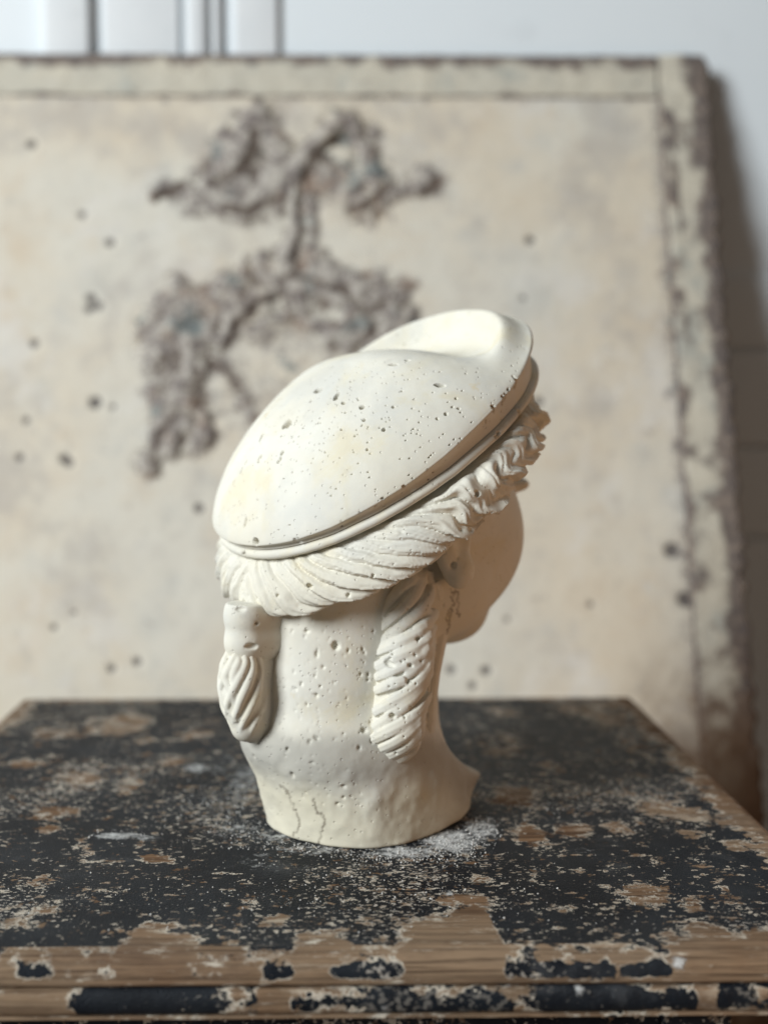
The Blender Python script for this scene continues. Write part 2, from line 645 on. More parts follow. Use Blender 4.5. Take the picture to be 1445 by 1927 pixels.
def head_field(P):
    Q = P.copy()
    Q[..., 1] = np.abs(Q[..., 1])
    d = foot_field(P)
    d = smin(d, neck_field(P), .020 - .009 * sstep(0, .045, P[..., 0]))
    f = ell(P, (.006, 0, .178), (.070, .064, .052))                     # skull
    f = smin(f, ell(P, (.035, 0, .158), (.065, .058, .070)), .014)      # face mass
    f = smin(f, ell(Q, (.055, .026, .152), (.032, .027, .034)), .012)   # cheeks
    f = smin(f, ell(P, (.066, 0, .104), (.021, .022, .017)), .014)      # chin
    f = smin(f, ell(Q, (.014, .038, .122), (.034, .016, .020)), .016)   # jaw angle
    # brow, nose, lips, eyes
    f = smin(f, ell(Q, (.092, .018, .182), (.010, .020, .006)), .006)
    nb = (P[..., 2] - .138) / .045
    nose = np.sqrt((P[..., 1] / (.0085 - .003 * np.clip(nb, 0, 1))) ** 2 + ((P[..., 0] - .094 - .011 * (1 - np.clip(nb, 0, 1))) / .011) ** 2 + (np.maximum(np.abs(nb - .5) - .5, 0) / .12) ** 2) - 1
    f = smin(f, nose * .008, .005)
    f = smax(f, -ell(Q, (.104, .020, .170), (.012, .012, .007)), .006)
    f = smin(f, ell(Q, (.089, .019, .170), (.010, .011, .0075)), .003)
    f = smin(f, ell(P, (.0925, 0, .126), (.006, .013, .0030)), .002)
    f = smin(f, ell(P, (.0895, 0, .120), (.006, .011, .0032)), .002)
    d = smin(d, f, .010)
    # ear with lobe
    e = ell(Q, (.004, .063, .160), (.012, .007, .022))
    e = smax(e, -ell(Q, (.006, .071, .163), (.007, .005, .014)), .003)
    e = smin(e, ell(Q, (.008, .064, .142), (.0085, .0080, .0100)), .003)
    d = smin(d, e, .003)
    return smax(d, -P[..., 2], .0015)


def closest_on_rays(fn, px, py, t0=.45, t1=.80, n=90):
    """first hit of photo rays with a field, or the nearest pass where a ray misses"""
    D = np.array([ray(x, y) for x, y in zip(px, py)])
    t = np.full(len(D), t0); best = np.full(len(D), 1e9); bt = t.copy()
    for i in range(n):
        d = fn(to_local(CAM + D * t[:, None]))
        m = d < best
        best[m] = d[m]; bt[m] = t[m]
        t = np.clip(t + np.where(np.abs(d) < 2e-4, 0, np.clip(d, -.003, .012) * .7), t0, t1)
    Q = to_local(CAM + D * bt[:, None])
    for _ in range(3):
        d = fn(Q)
        Q = Q - (d * (np.abs(d) > .0006))[:, None] * grad(fn, Q)
    return Q


def grad(fn, P, e=.0006):
    g = np.stack([fn(P + np.eye(3)[i] * e) - fn(P - np.eye(3)[i] * e) for i in range(3)], -1)
    return g / (np.linalg.norm(g, axis=-1, keepdims=True) + 1e-9)


def carve_pits(g, fn, pits, lift=0.0, seed=0):
    px = [p[0] for p in pits]; py = [p[1] for p in pits]
    Hh = closest_on_rays(fn, px, py)
    Nn = grad(fn, Hh)
    for i, p in enumerate(pits):
        c = Hh[i] + Nn[i] * lift
        a_, b_ = max(p[2] * .00029, .00036), max(p[3] * .00029, .00036)
        ax = pit_frames(c, Nn[i], 0, 0, p[4], 0)
        g.carve(c, (a_, b_, min(.003, min(a_, b_) * 1.3 + .0004)), ax, seed=seed + i)


PITS_NECK = [(632, 1215, 7, 8, 0), (596, 1233, 3.5, 6, 0), (596, 1309, 4, 5, 0), (559, 1157, 6, 5, 0), (576, 1188, 4, 4, 0), (682, 1222, 3, 3.5, 0),
    (693, 1270, 4, 5, 0), (692, 1280, 3, 3, 0), (582, 1395, 4, 5, 0), (597, 1389, 4, 5, 0), (677, 1407, 4.5, 5, 0), (686, 1375, 5, 5, 0), (567, 1287, 3, 4, 0),
    (557, 1298, 2.5, 4, 0), (603, 1292, 3, 3, 0), (656, 1225, 2.5, 4, 0), (550, 1459, 3.5, 6, 0), (646, 1480, 5, 3, 0), (647, 1501, 4, 3, 0),
    (635, 1513, 3, 3, 0), (587, 1436, 6, 3, 0), (477, 1424, 5, 4, 40), (540, 1410, 4, 4, 0), (510, 1408, 4, 2, 0), (700, 1395, 3, 4, 0), (608, 1256, 3, 3, 0),
    (941, 1085, 3, 4, 0), (938, 1091, 2, 2, 0), (943, 1092, 2, 3, 0), (834, 1139, 2.5, 2.5, 0), (853, 1064, 6, 6, 0), (862, 1051, 3, 3, 0)]
for _i in range(130):
    _s = .7 + abs(rng.normal()) * .8
    PITS_NECK.append((rng.uniform(510, 705), rng.uniform(1165, 1425), _s, _s * rng.uniform(1, 1.6), rng.uniform(-40, 40)))
for _i in range(50):
    PITS_NECK.append((rng.uniform(500, 720), rng.uniform(1420, 1530), 1.4, 1.4, 0))
for _i in range(34):
    _s = .8 + abs(rng.normal()) * .6
    PITS_NECK.append((rng.uniform(870, 968), rng.uniform(960, 1180), _s, _s * 1.2, 0))
CRACKS = [[(529, 1478), (535, 1484), (542, 1494), (548, 1508), (555, 1524), (560, 1537), (564, 1550), (558, 1562), (552, 1572)],
    [(589, 1504), (592, 1516), (596, 1528), (604, 1533), (609, 1539), (610, 1550), (606, 1562), (602, 1578), (600, 1596)],
    [(849, 1109), (854, 1118), (850, 1126), (856, 1134), (850, 1142), (851, 1152), (845, 1162), (846, 1174), (842, 1188), (836, 1202), (831, 1214), (827, 1226), (822, 1240)],
    [(858, 1112), (862, 1122), (858, 1130), (864, 1142), (860, 1150), (866, 1160)], [(848, 1145), (842, 1155), (841, 1168)],
    [(840, 1205), (838, 1220), (834, 1232)],
    [(818, 1262), (815, 1275), (813, 1290), (817, 1302), (813, 1312), (815, 1325), (817, 1336), (814, 1350), (811, 1362), (811, 1377)],
    [(830, 1255), (827, 1275), (825, 1300), (820, 1325), (817, 1345)], [(815, 1340), (816, 1352), (813, 1368)]]


def build_head():
    g = Grid((-.100, -.078, -.003), (.115, .078, .215), .0015)
    _, P = g.sub(g.lo, g.lo + (g.n - 1) * g.h)
    g.d = head_field(P).astype(np.float32)
    g = upsample(g)
    carve_pits(g, head_field, PITS_NECK)
    lines = []
    for ln in CRACKS:
        ln = catmull(np.array(ln, float), len(ln) * 4)
        ln = ln + (rng.random(ln.shape) - .5) * 5.0
        Q = closest_on_rays(head_field, ln[:, 0], ln[:, 1])
        lines.append(Q)
        for i_ in range(len(Q) - 1):
            if rng.random() < .85: g.carve_tube([Q[i_], Q[i_ + 1]], rng.uniform(.0002, .00055))
    V, Fc = g.nets()
    crack = np.zeros(len(V))
    for Q in lines:
        lo, hi = Q.min(0) - .002, Q.max(0) + .002
        m = np.nonzero(((V > lo) & (V < hi)).all(1))[0]
        for a, b in zip(Q[:-1], Q[1:]):
            ab = b - a
            t = np.clip((V[m] - a) @ ab / (ab @ ab + 1e-12), 0, 1)
            dd = np.sqrt(((V[m] - a - t[:, None] * ab) ** 2).sum(1))
            crack[m] = np.maximum(crack[m], rng.uniform(.25, .75) * sstep(.0009, .0003, dd))
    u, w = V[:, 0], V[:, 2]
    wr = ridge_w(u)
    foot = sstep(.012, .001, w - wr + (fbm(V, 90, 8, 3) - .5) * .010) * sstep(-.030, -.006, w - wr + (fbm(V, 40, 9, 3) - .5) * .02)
    return V, Fc, crack, foot


# --- hair: a roll of waved locks under the helmet band
HRA, HRB = RA - .0105, RB - .0105


def helm(P): return (P - HC) @ HM


def hair_centre(q):
    th = np.arctan2(q[..., 1] / HRB, q[..., 0] / HRA)
    return -(.0235 + .0118 * np.clip(np.cos(th) * .5 + .5, 0, 1)), th


def hair_bulk(P):
    q = helm(P)
    k = np.sqrt((q[..., 0] / HRA) ** 2 + (q[..., 1] / HRB) ** 2) + 1e-6
    r = np.sqrt(q[..., 0] ** 2 + q[..., 1] ** 2)
    dr = r - r / k
    zc, th = hair_centre(q)
    # towards the face the roll swings outward
    dr = dr + .017 * sstep(.15, .98, np.cos(th)) - .001
    # on the nape the hair hangs straight down instead of following the tilt
    dr = dr - (.0015 + .58 * np.clip(-q[..., 2] - .012, 0, .05)) * sstep(.45, -.85, np.cos(th))
    dz = (q[..., 2] - zc)
    a = .0130 - .0038 * np.clip(np.cos(th) * .5 + .5, 0, 1)
    b = .0130 - .0002 * np.clip(np.cos(th) * .5 + .5, 0, 1)
    e = np.sqrt((dr / a) ** 2 + (dz / b) ** 2)
    return (e - 1) * a


RIDGES = [
    [(408, 1045), (404, 1070), (410, 1095), (418, 1110)], [(422, 1052), (415, 1080), (420, 1108), (430, 1128)],
    [(440, 1058), (428, 1085), (434, 1115), (452, 1136)], [(460, 1062), (448, 1085), (457, 1115), (482, 1140)],
    [(480, 1064), (470, 1085), (485, 1113), (520, 1143)], [(500, 1064), (494, 1085), (518, 1116), (562, 1146)],
    [(522, 1062), (520, 1083), (550, 1116), (602, 1144)], [(545, 1060), (550, 1080), (590, 1110), (642, 1136)],
    [(570, 1056), (582, 1074), (630, 1100), (678, 1122)], [(595, 1052), (618, 1066), (665, 1090), (715, 1108)],
    [(622, 1045), (655, 1056), (700, 1077), (745, 1098)], [(650, 1036), (690, 1040), (730, 1060), (773, 1086)],
    [(680, 1024), (720, 1020), (757, 1040), (790, 1072)], [(706, 1012), (752, 1000), (788, 1024), (815, 1060)],
    [(740, 998), (782, 988), (812, 1022), (840, 1048), (862, 1036)], [(770, 985), (810, 974), (838, 1004), (868, 1036), (886, 1024)],
    [(795, 968), (832, 960), (862, 990), (894, 1018), (908, 1002)], [(825, 950), (856, 945), (884, 975), (914, 1004), (924, 990)],
    [(850, 928), (882, 930), (898, 962), (932, 986), (942, 968)], [(872, 905), (904, 908), (914, 942), (948, 964), (954, 946)],
    [(895, 880), (926, 888), (932, 922), (964, 940), (972, 922)], [(912, 860), (946, 864), (950, 898), (982, 912), (988, 896)],
    [(930, 838), (964, 842), (966, 872), (998, 884), (1004, 870)], [(948, 815), (978, 818), (980, 846), (1008, 858), (1014, 842)],
    [(962, 795), (990, 794), (994, 820), (1016, 832), (1020, 816)], [(975, 775), (997, 772), (1002, 794), (1020, 804), (1020, 790)],
    [(984, 757), (1000, 754), (1008, 768), (1018, 774)]]


def mirror(Q): return Q * np.array([1, -1, 1])


def hmirror(Q):
    q = helm(Q); q[..., 1] *= -1
    return q @ HM.T + HC


def add_lock(g, Q, r, taper=(.55, 1.0, .75), k=.0006, both=None, n=22):
    C = catmull(Q, n)
    t = np.linspace(0, 1, n)
    R = r * np.interp(t, [0, .4, 1], taper)
    g.tube(C, R, k)
    if both is not None: g.tube(both(C), R, k)


_HS = np.random.default_rng(12).random(400)


def hair_disp(P):
    """carved strands: ridges of a phase that runs round the roll and slants down it"""
    q = helm(P)
    k = np.sqrt((q[..., 0] / HRA) ** 2 + (q[..., 1] / HRB) ** 2) + 1e-6
    r = np.sqrt(q[..., 0] ** 2 + q[..., 1] ** 2)
    zc, th = hair_centre(q)
    c = np.cos(th)
    dr = r - r / k + .017 * sstep(.15, .98, c) - .001 - (.0015 + .58 * np.clip(-q[..., 2] - .012, 0, .05)) * sstep(.45, -.85, c)
    al = np.arctan2(dr, q[..., 2] - zc)               # 0 on top, pi/2 outside, pi underneath
    tau = np.abs(th)
    fr = sstep(2.20, 1.75, tau)                       # 1 in the waved front part
    nape = sstep(2.4, 3.1, tau)
    w1 = fbm(P, 38, 31, 3) - .5
    w2 = fbm(P, 110, 35, 2) - .5
    g = al - 1.3
    slant = 15.0 * (1 - fr) * (1 - .55 * nape) + fr * 6.0
    wave = fr * (3.6 * np.sin(2.3 * al + 3.0 * w1 * 2) + 1.2 * np.sin(5.2 * al + 1.7 * tau * 6))
    w = (54 * tau + slant * g + wave) / 2 + (4.2 + 1.2 * fr) * w1 + .5 * w2
    w = w + 1.3 * (1 - fr) * np.sin(1.6 * al)
    cell = np.floor(w / math.pi).astype(int) % 400
    hs = _HS[cell]; hs2 = _HS[(cell * 7 + 3) % 400]
    rid = np.abs(np.sin(w)) ** .75
    fine = np.abs(np.sin(3 * w + 2 * w2 + hs * 3)) ** .8
    fine2 = np.abs(np.sin(7 * w + 5 * w2)) ** .8
    amp = (.0025 + .0013 * fr) * (.50 + .9 * hs)
    curl = 1 + fr * .55 * np.sin(3.4 * al + hs2 * 6.3)
    env = sstep(.25, .95, al) * sstep(3.3, 2.3, al)
    h = amp * curl * rid + (.0010 + .0002 * fr) * fine * (.4 + .6 * rid) + .00028 * fine2
    tips = fr * .0030 * (hs2 - .3) * sstep(1.7, 2.5, al) * rid
    return (h + tips) * env - .0006 - .0014 * fr


def build_hair():
    g = Grid((-.108, -.108, .105), (.126, .108, .290), .0015)
    _, P = g.sub(g.lo, g.lo + (g.n - 1) * g.h)
    g.d = hair_bulk(P).astype(np.float32)
    g = upsample(g)
    I = np.nonzero(np.abs(g.d) < .0075)
    PP = np.stack(I, -1) * g.h + g.lo
    g.d[I] -= hair_disp(PP).astype(np.float32)
    nloc = len(RIDGES)
    pits = [(586, 1102, 5, 5, 0), (611, 1098, 6, 4, 20), (656, 1115, 4, 4, 0), (640, 1048, 6, 4, 0), (488, 1125, 6, 4, -20), (717, 1105, 8, 4, 10),
            (732, 1087, 12, 4, 10), (744, 1110, 5, 3, 20), (564, 1136, 3, 3, 0), (949, 871, 4, 4, 0), (968, 846, 6, 4, 30), (895, 930, 6, 5, 0),
            (954, 930, 4, 4, 0), (902, 918, 4, 4, 0), (933, 979, 5, 5, 0), (881, 994, 7, 3, 10), (843, 1008, 5, 4, 0),
            (756, 1002, 7, 3, 15), (858, 1039, 5, 3, 20), (1013, 858, 5, 4, 20), (1003, 798, 3, 3, 0), (852, 965, 4, 3, 40), (812, 1000, 3, 2, 0)]
    for _ in range(60):
        j = rng.integers(0, nloc); w_ = rng.random()
        a = RIDGES[j][rng.integers(1, 4)]
        pits.append((a[0] + rng.normal() * 8, a[1] + rng.normal() * 6, rng.uniform(1.6, 3), rng.uniform(1.6, 2.6), rng.uniform(-40, 40)))
    carve_pits(g, hair_bulk, pits, lift=.0022, seed=300)
    return g.nets()


# --- gathered tail on the nape, held by a ring
def on_mid(px, py, v=0.0):
    d = ray(px, py); o = to_local(CAM); dl = d @ B
    return o + dl * ((v - o[1]) / dl[1])


TAILC = [((463, 1125), .0090), ((463, 1140), .0098)]
TAIL = [((462, 1212), .0082), ((460, 1235), .0090), ((456, 1265), .0102), ((455, 1300), .0104), ((459, 1335), .0094), ((464, 1362), .0075), ((476, 1382), .0045)]


def tail_bulk(P):
    d = np.full(P.shape[:-1], 1.0)
    pts = [(on_mid(*p), r) for p, r in TAIL]
    for (a, r0), (b, r1) in zip(pts[:-1], pts[1:]):
        ab = b - a
        t = np.clip((P - a) @ ab / (ab @ ab), 0, 1)
        d = np.minimum(d, np.sqrt(((P - a - t[..., None] * ab) ** 2).sum(-1)) - (r0 + (r1 - r0) * t))
    return d


TAILR = [[(434, 1222), (418, 1243), (408, 1272), (412, 1300)], [(447, 1222), (436, 1250), (420, 1285), (413, 1322)], [(458, 1222), (462, 1255), (440, 1295), (430, 1325), (421, 1352)],
    [(470, 1224), (476, 1262), (458, 1305), (446, 1340), (434, 1372)], [(482, 1226), (490, 1268), (478, 1318), (462, 1352), (450, 1384)],
    [(489, 1234), (499, 1288), (490, 1336), (476, 1368), (466, 1392)], [(496, 1262), (503, 1310), (500, 1350), (491, 1376), (482, 1397)], [(504, 1330), (502, 1365), (496, 1392)]]


def build_tail():
    c = on_mid(455, 1300)
    g = Grid(c - np.array([.030, .030, .048]), c + np.array([.036, .030, .034]), .0007)
    _, P = g.sub(g.lo, g.lo + (g.n - 1) * g.h)
    g.d = tail_bulk(P).astype(np.float32)
    # web of stone that joins the tail to the nape
    a = on_mid(470, 1230); 
    for py in np.linspace(1215, 1370, 12):
        p = on_mid(462, py)
        g.tube([p, p + np.array([.024, 0, 0])], [.0068, .0068], .003)
    paths = []
    for rd in TAILR:
        cc = catmull(np.array(rd, float), 6)
        paths.append(closest_on_rays(tail_bulk, cc[:, 0], cc[:, 1]))
    for i, Q in enumerate(paths):
        add_lock(g, Q - grad(tail_bulk, Q) * .0003, .0027, taper=(.4, 1, .5), k=.0005, both=mirror)
        if i + 1 < len(paths):
            Qm = (Q + paths[i + 1]) / 2 - grad(tail_bulk, (Q + paths[i + 1]) / 2) * .001
            add_lock(g, Qm, .0013, taper=(.5, 1, .6), both=mirror)
    return g.nets()


def build_tie():
    pr = [(1143, 36), (1150, 40), (1157, 42), (1162, 41), (1168, 39), (1174, 37), (1180, 37), (1188, 37), (1196, 38), (1203, 41), (1210, 41), (1215, 36), (1220, 30)]
    c = on_mid(455, 1170)
    g = Grid(c - np.array([.024, .024, .022]), c + np.array([.036, .024, .034]), .0007)
    for y0, w0 in pr:
        p = on_mid(463, y0)
        g.tube([p, p + np.array([.020, 0, 0])], [w0 * .000272] * 2, .0012)
    cc = on_mid(463, 1170)
    _, P = g.sub(g.lo, g.lo + (g.n - 1) * g.h)
    g.d = smax(g.d, P[..., 2] - on_mid(463, 1134)[2], .001)
    for (px, py, a, b) in ((453, 1147, 14, 5), (473, 1218, 15, 6), (484, 1174, 5, 4)):
        h = closest_on_rays(lambda P: np.linalg.norm((P - cc)[..., :2], axis=-1) - .0115, [px], [py])[0]
        n = h - cc; n[2] = 0; n /= np.linalg.norm(n)
        ax = pit_frames(h, n, 0, 0, 0, 0)
        g.carve(h, (a * .00027, b * .00027, .0026), ax, seed=px)
    return g.nets()


# --- long twisted locks that fall behind the ears
LOCKC = [((772, 1100), .008), ((768, 1130), .011), ((766, 1165), .0135), ((764, 1210), .0135), ((755, 1260), .0145), ((749, 1310), .0142), ((743, 1360), .0140), ((737, 1400), .0128), ((735, 1418), .0108)]
LOCKR = [[(790, 1082), (766, 1102), (742, 1124), (722, 1150)], [(797, 1086), (784, 1118), (758, 1148), (716, 1176)],
    [(806, 1094), (806, 1134), (780, 1166), (716, 1200)], [(814, 1112), (822, 1152), (800, 1186), (752, 1208), (712, 1218)],
    [(824, 1172), (806, 1206), (770, 1228), (711, 1244)], [(822, 1196), (804, 1230), (766, 1253), (709, 1264)],
    [(816, 1224), (800, 1250), (780, 1266), (766, 1274)], [(760, 1282), (738, 1284), (708, 1288)],
    [(812, 1246), (796, 1278), (764, 1306), (706, 1328)], [(806, 1276), (786, 1308), (754, 1334), (704, 1356)],
    [(802, 1312), (782, 1342), (748, 1366), (702, 1384)],
    [(799, 1338), (776, 1370), (744, 1392), (697, 1410)], [(796, 1362), (778, 1388), (752, 1408), (697, 1432)], [(790, 1392), (768, 1414), (744, 1428), (712, 1440)],
    [(786, 1416), (768, 1430), (745, 1440)]]
LOCK2 = [((800, 1085), .0045), ((812, 1110), .0058), ((822, 1145), .0066), ((824, 1180), .0064), ((818, 1220), .0056), ((811, 1265), .0050), ((807, 1310), .0046), ((804, 1350), .0046), ((802, 1385), .0044), ((806, 1402), .0030)]
_lc = closest_on_rays(neck_field, [p[0] for p, r in LOCKC], [p[1] for p, r in LOCKC])
_lc2 = closest_on_rays(neck_field, [p[0] for p, r in LOCK2], [p[1] for p, r in LOCK2])


def lock_bulk(P):
    d = np.full(P.shape[:-1], 1.0)
    for C, S in ((_lc, LOCKC), (_lc2, LOCK2)):
        for i in range(len(C) - 1):
            a, b = C[i], C[i + 1]; r0, r1 = S[i][1], S[i + 1][1]
            ab = b - a
            t = np.clip((P - a) @ ab / (ab @ ab), 0, 1)
            d = np.minimum(d, np.sqrt(((P - a - t[..., None] * ab) ** 2).sum(-1)) - (r0 + (r1 - r0) * t))
    return d


def build_lock():
    lo = np.minimum(_lc.min(0), _lc2.min(0)) - .019; hi = np.maximum(_lc.max(0), _lc2.max(0)) + .019
    g = Grid(lo, hi, .0007)
    _, P = g.sub(g.lo, g.lo + (g.n - 1) * g.h)
    g.d = lock_bulk(P).astype(np.float32)
    paths = []
    for rd in LOCKR:
        cc = catmull(np.array(rd, float), 7)
        cc[:, 1] -= (cc[:, 0] - 750) * (.26 if len(paths) < 10 else .08)
        cc[:, 0] += np.interp(cc[:, 0], [700, 735], [4, 0])
        paths.append(closest_on_rays(lock_bulk, cc[:, 0], cc[:, 1]))
    for i, Q in enumerate(paths):
        big = .0035 * rng.uniform(.8, 1.12)
        add_lock(g, Q, big, taper=(.5, 1, .75), k=.0010)
        T_ = np.gradient(Q, axis=0); T_ /= np.linalg.norm(T_, axis=1, keepdims=True) + 1e-9
        N_ = grad(lock_bulk, Q); S_ = np.cross(T_, N_)
        for o_ in (-.55, .05, .6):      # fine hair lines riding on the lock
            add_lock(g, Q + N_ * big * (1 - .45 * o_ * o_) * .72 + S_ * big * o_, .0011, taper=(.7, 1, .5), k=.0012)
        if i + 1 < len(paths):
            Qm = (Q + paths[i + 1]) / 2
            Qm = Qm - grad(lock_bulk, Qm) * .0012
            add_lock(g, Qm, .0014, taper=(.5, 1, .5))
    for off in (-5, 4, 11):
        cc = np.array([(p[0] + off * (r / .0066), p[1]) for p, r in LOCK2], float)
        Q = closest_on_rays(lock_bulk, cc[:, 0], cc[:, 1])
        add_lock(g, Q, .0017, taper=(.6, 1, .6), n=40)
    pits = [(736, 1250, 12, 6, 20), (739, 1346, 7, 6, 0), (770, 1252, 6, 4, 20), (783, 1200, 5, 4, 0), (744, 1408, 3, 3, 0), (738, 1240, 4, 2, 0), (742, 1232, 3, 2, 0)]
    for _ in range(40): pits.append((rng.uniform(712, 800), rng.uniform(1140, 1420), 2, 2.2, 0))
    carve_pits(g, lock_bulk, pits, lift=.0024, seed=600)
    return g.nets()


V, Fc, crack, foot = build_head()
print('head', len(V))
put('head_and_neck', V, Fc, {'crack': crack, 'foot': foot})
put('helmet', hv, hf, {'hole': hole_shade})
V, Fc = build_hair()
print('hair', len(V))
put('hair', V, Fc)
V, Fc = build_tail()
put('ponytail', V, Fc)
V, Fc = build_tie()
put('hair_tie', V, Fc)
V, Fc = build_lock()
print('lock', len(V))
put('side_lock', V, Fc)
put('side_lock', mirror(V), Fc[:, ::-1])

#@@SETTING
FLOOR = -0.60


def wood_paint_mat():
    """black milk paint worn through to pale primer and brown wood; attributes steer where"""
    t = NT('chipped_black_paint')
    edge = t.attr('edge')        # metres of paint left before the worn edge (negative: bare)
    patch = t.attr('patch')      # 0..1 rubbed patches
    dust = t.attr('dust')
    big = t.noise(38, 8, .68, stretch=(1, 1.5, 1))
    mid = t.noise(130, 7, .66, off=4, stretch=(1, 1.5, 1))
    fin = t.noise(420, 5, .6, off=8, stretch=(.8, 1.2, 1))
    # paint amount: > 0 painted
    clus = t.noise(11, 5, .65, off=71)
    f1 = t.add(t.mul(edge, 58), t.add(t.mul(t.sub(big, .5), 3.2), t.mul(t.sub(mid, .5), 3.2)))
    f2 = t.add(t.sub(.55, patch), t.add(t.add(t.mul(t.sub(mid, .5), 4.2), t.mul(t.sub(fin, .5), 1.5)), t.mul(t.sub(big, .5), 2.6)))
    f3 = t.mul(t.sub(t.step(clus, .40, .62, .67, .565, 'LINEAR'), mid), 4.0)                     # scattered small chips
    f4 = t.mul(t.sub(.70, t.noise(60, 6, .72, off=21, stretch=(1, 1.6, 1))), 5.0)
    solid = t.math('MAXIMUM', t.mul(patch, -1.0), 0.0)
    f3 = t.add(f3, t.mul(solid, .45))
    f5 = t.mul(t.sub(t.step(clus, .43, .64, .72, .575, 'LINEAR'), fin), 6.0)                      # flecks
    p = f1
    for f in (f2, f3, f4): p = t.n('ShaderNodeMath', {0: p, 1: f}, operation='MINIMUM').outputs[0]
    paint = t.step(p, .0, .07)
    fleck = t.step(f5, .0, .2, 1, 0)
    rim = t.mul(t.step(p, -.34, -.03), t.step(p, .0, .06, 1, 0))   # primer shows at the broken edge
    grain = t.noise(150, 8, .7, stretch=(.045, 1.6, 2.2), off=2, dist=.4)
    grain2 = t.noise(520, 4, .6, stretch=(.03, 1.4, 1.8), off=5)
    tone = t.noise(9, 4, .5, off=31)
    wood = t.mix(t.step(grain, .3, .7), (.085, .043, .022), (.275, .165, .092))
    wood = t.mix(t.mul(t.step(tone, .42, .66), .5), wood, (.35, .265, .18))
    wood = t.mix(t.mul(t.step(grain2, .50, .62), .62), wood, (.05, .028, .018))
    wood = t.mix(t.mul(t.step(t.noise(50, 6, .7, stretch=(.12, 1.5, 2.5), off=91), .55, .68), .45), wood, (.06, .035, .022))
    wood = t.mix(t.mul(rim, t.step(t.noise(90, 3, .5, off=11), .38, .6)), wood, (.66, .60, .50))
    wash = t.mul(t.step(t.noise(45, 6, .7, stretch=(.5, 1.6, 1.6), off=14), .56, .68), .75)
    wood = t.mix(wash, wood, (.52, .44, .34))
    wood = t.mix(t.mul(t.step(t.noise(34, 6, .72, stretch=(.35, 1.4, 1.4), off=111), .54, .68), .6), wood, (.115, .07, .045))
    wood = t.mix(t.mul(t.step(t.noise(170, 5, .7, stretch=(.25, 1.3, 1.3), off=121), .60, .68), .8), wood, (.66, .60, .50))
    blk = t.mix(t.step(t.noise(25, 4, .6, off=41), .35, .7), (.004, .006, .010), (.011, .015, .021))
    blk = t.mix(t.mul(t.step(t.noise(700, 3, .6), .55, .75), .22), blk, (.045, .052, .06))
    blk = t.mix(t.mul(t.step(t.noise(30, 6, .7, off=83), .56, .70), .10), blk, (.30, .31, .32))
    blk = t.mix(t.mul(t.mul(fleck, t.sub(1, t.mul(solid, .75))), .9), blk, (.58, .53, .46))
    col = t.mix(paint, wood, blk)
    dn = t.noise(210, 8, .75, off=51, stretch=(1, 1.3, 1))
    dm = t.step(t.add(t.mul(t.sub(dn, .5), 2.9), t.add(dust, t.mul(t.sub(big, .5), 1.1))), .55, 1.15)
    film = t.mul(t.step(t.noise(13, 5, .6, off=61), .45, .75), .018)
    col = t.mix(t.add(t.mul(dm, .88), film), col, (.70, .71, .70))
    gr = t.noise(900, 3, .65)
    hgt = t.add(t.add(t.mul(paint, 1.0), t.mul(dm, .5)), t.add(t.mul(t.mul(gr, paint), .8), t.mul(t.add(t.mul(grain2, .7), t.mul(grain, 1.5)), t.sub(1, paint))))
    nrm = t.bump(hgt, .9, .0011)
    rough = t.n('ShaderNodeMath', {0: t.mix(paint, (.78, .78, .78), (.47, .47, .47)), 1: t.mul(dm, .4)}, operation='ADD').outputs[0]
    return t.finish(col, rough, nrm, .13)


def plain_paint_mat(name, a, b, rough=.6, scale=8, bump=.3):
    t = NT(name)
    c = t.mix(t.step(t.noise(scale, 5, .6), .35, .68), a, b)
    c = t.mix(t.mul(t.step(t.noise(scale * 4, 5, .6, off=7), .58, .75), .25), c, tuple(x * .72 for x in a))
    return t.finish(c, rough, t.bump(t.noise(180, 4, .6), bump, .0006), .3)


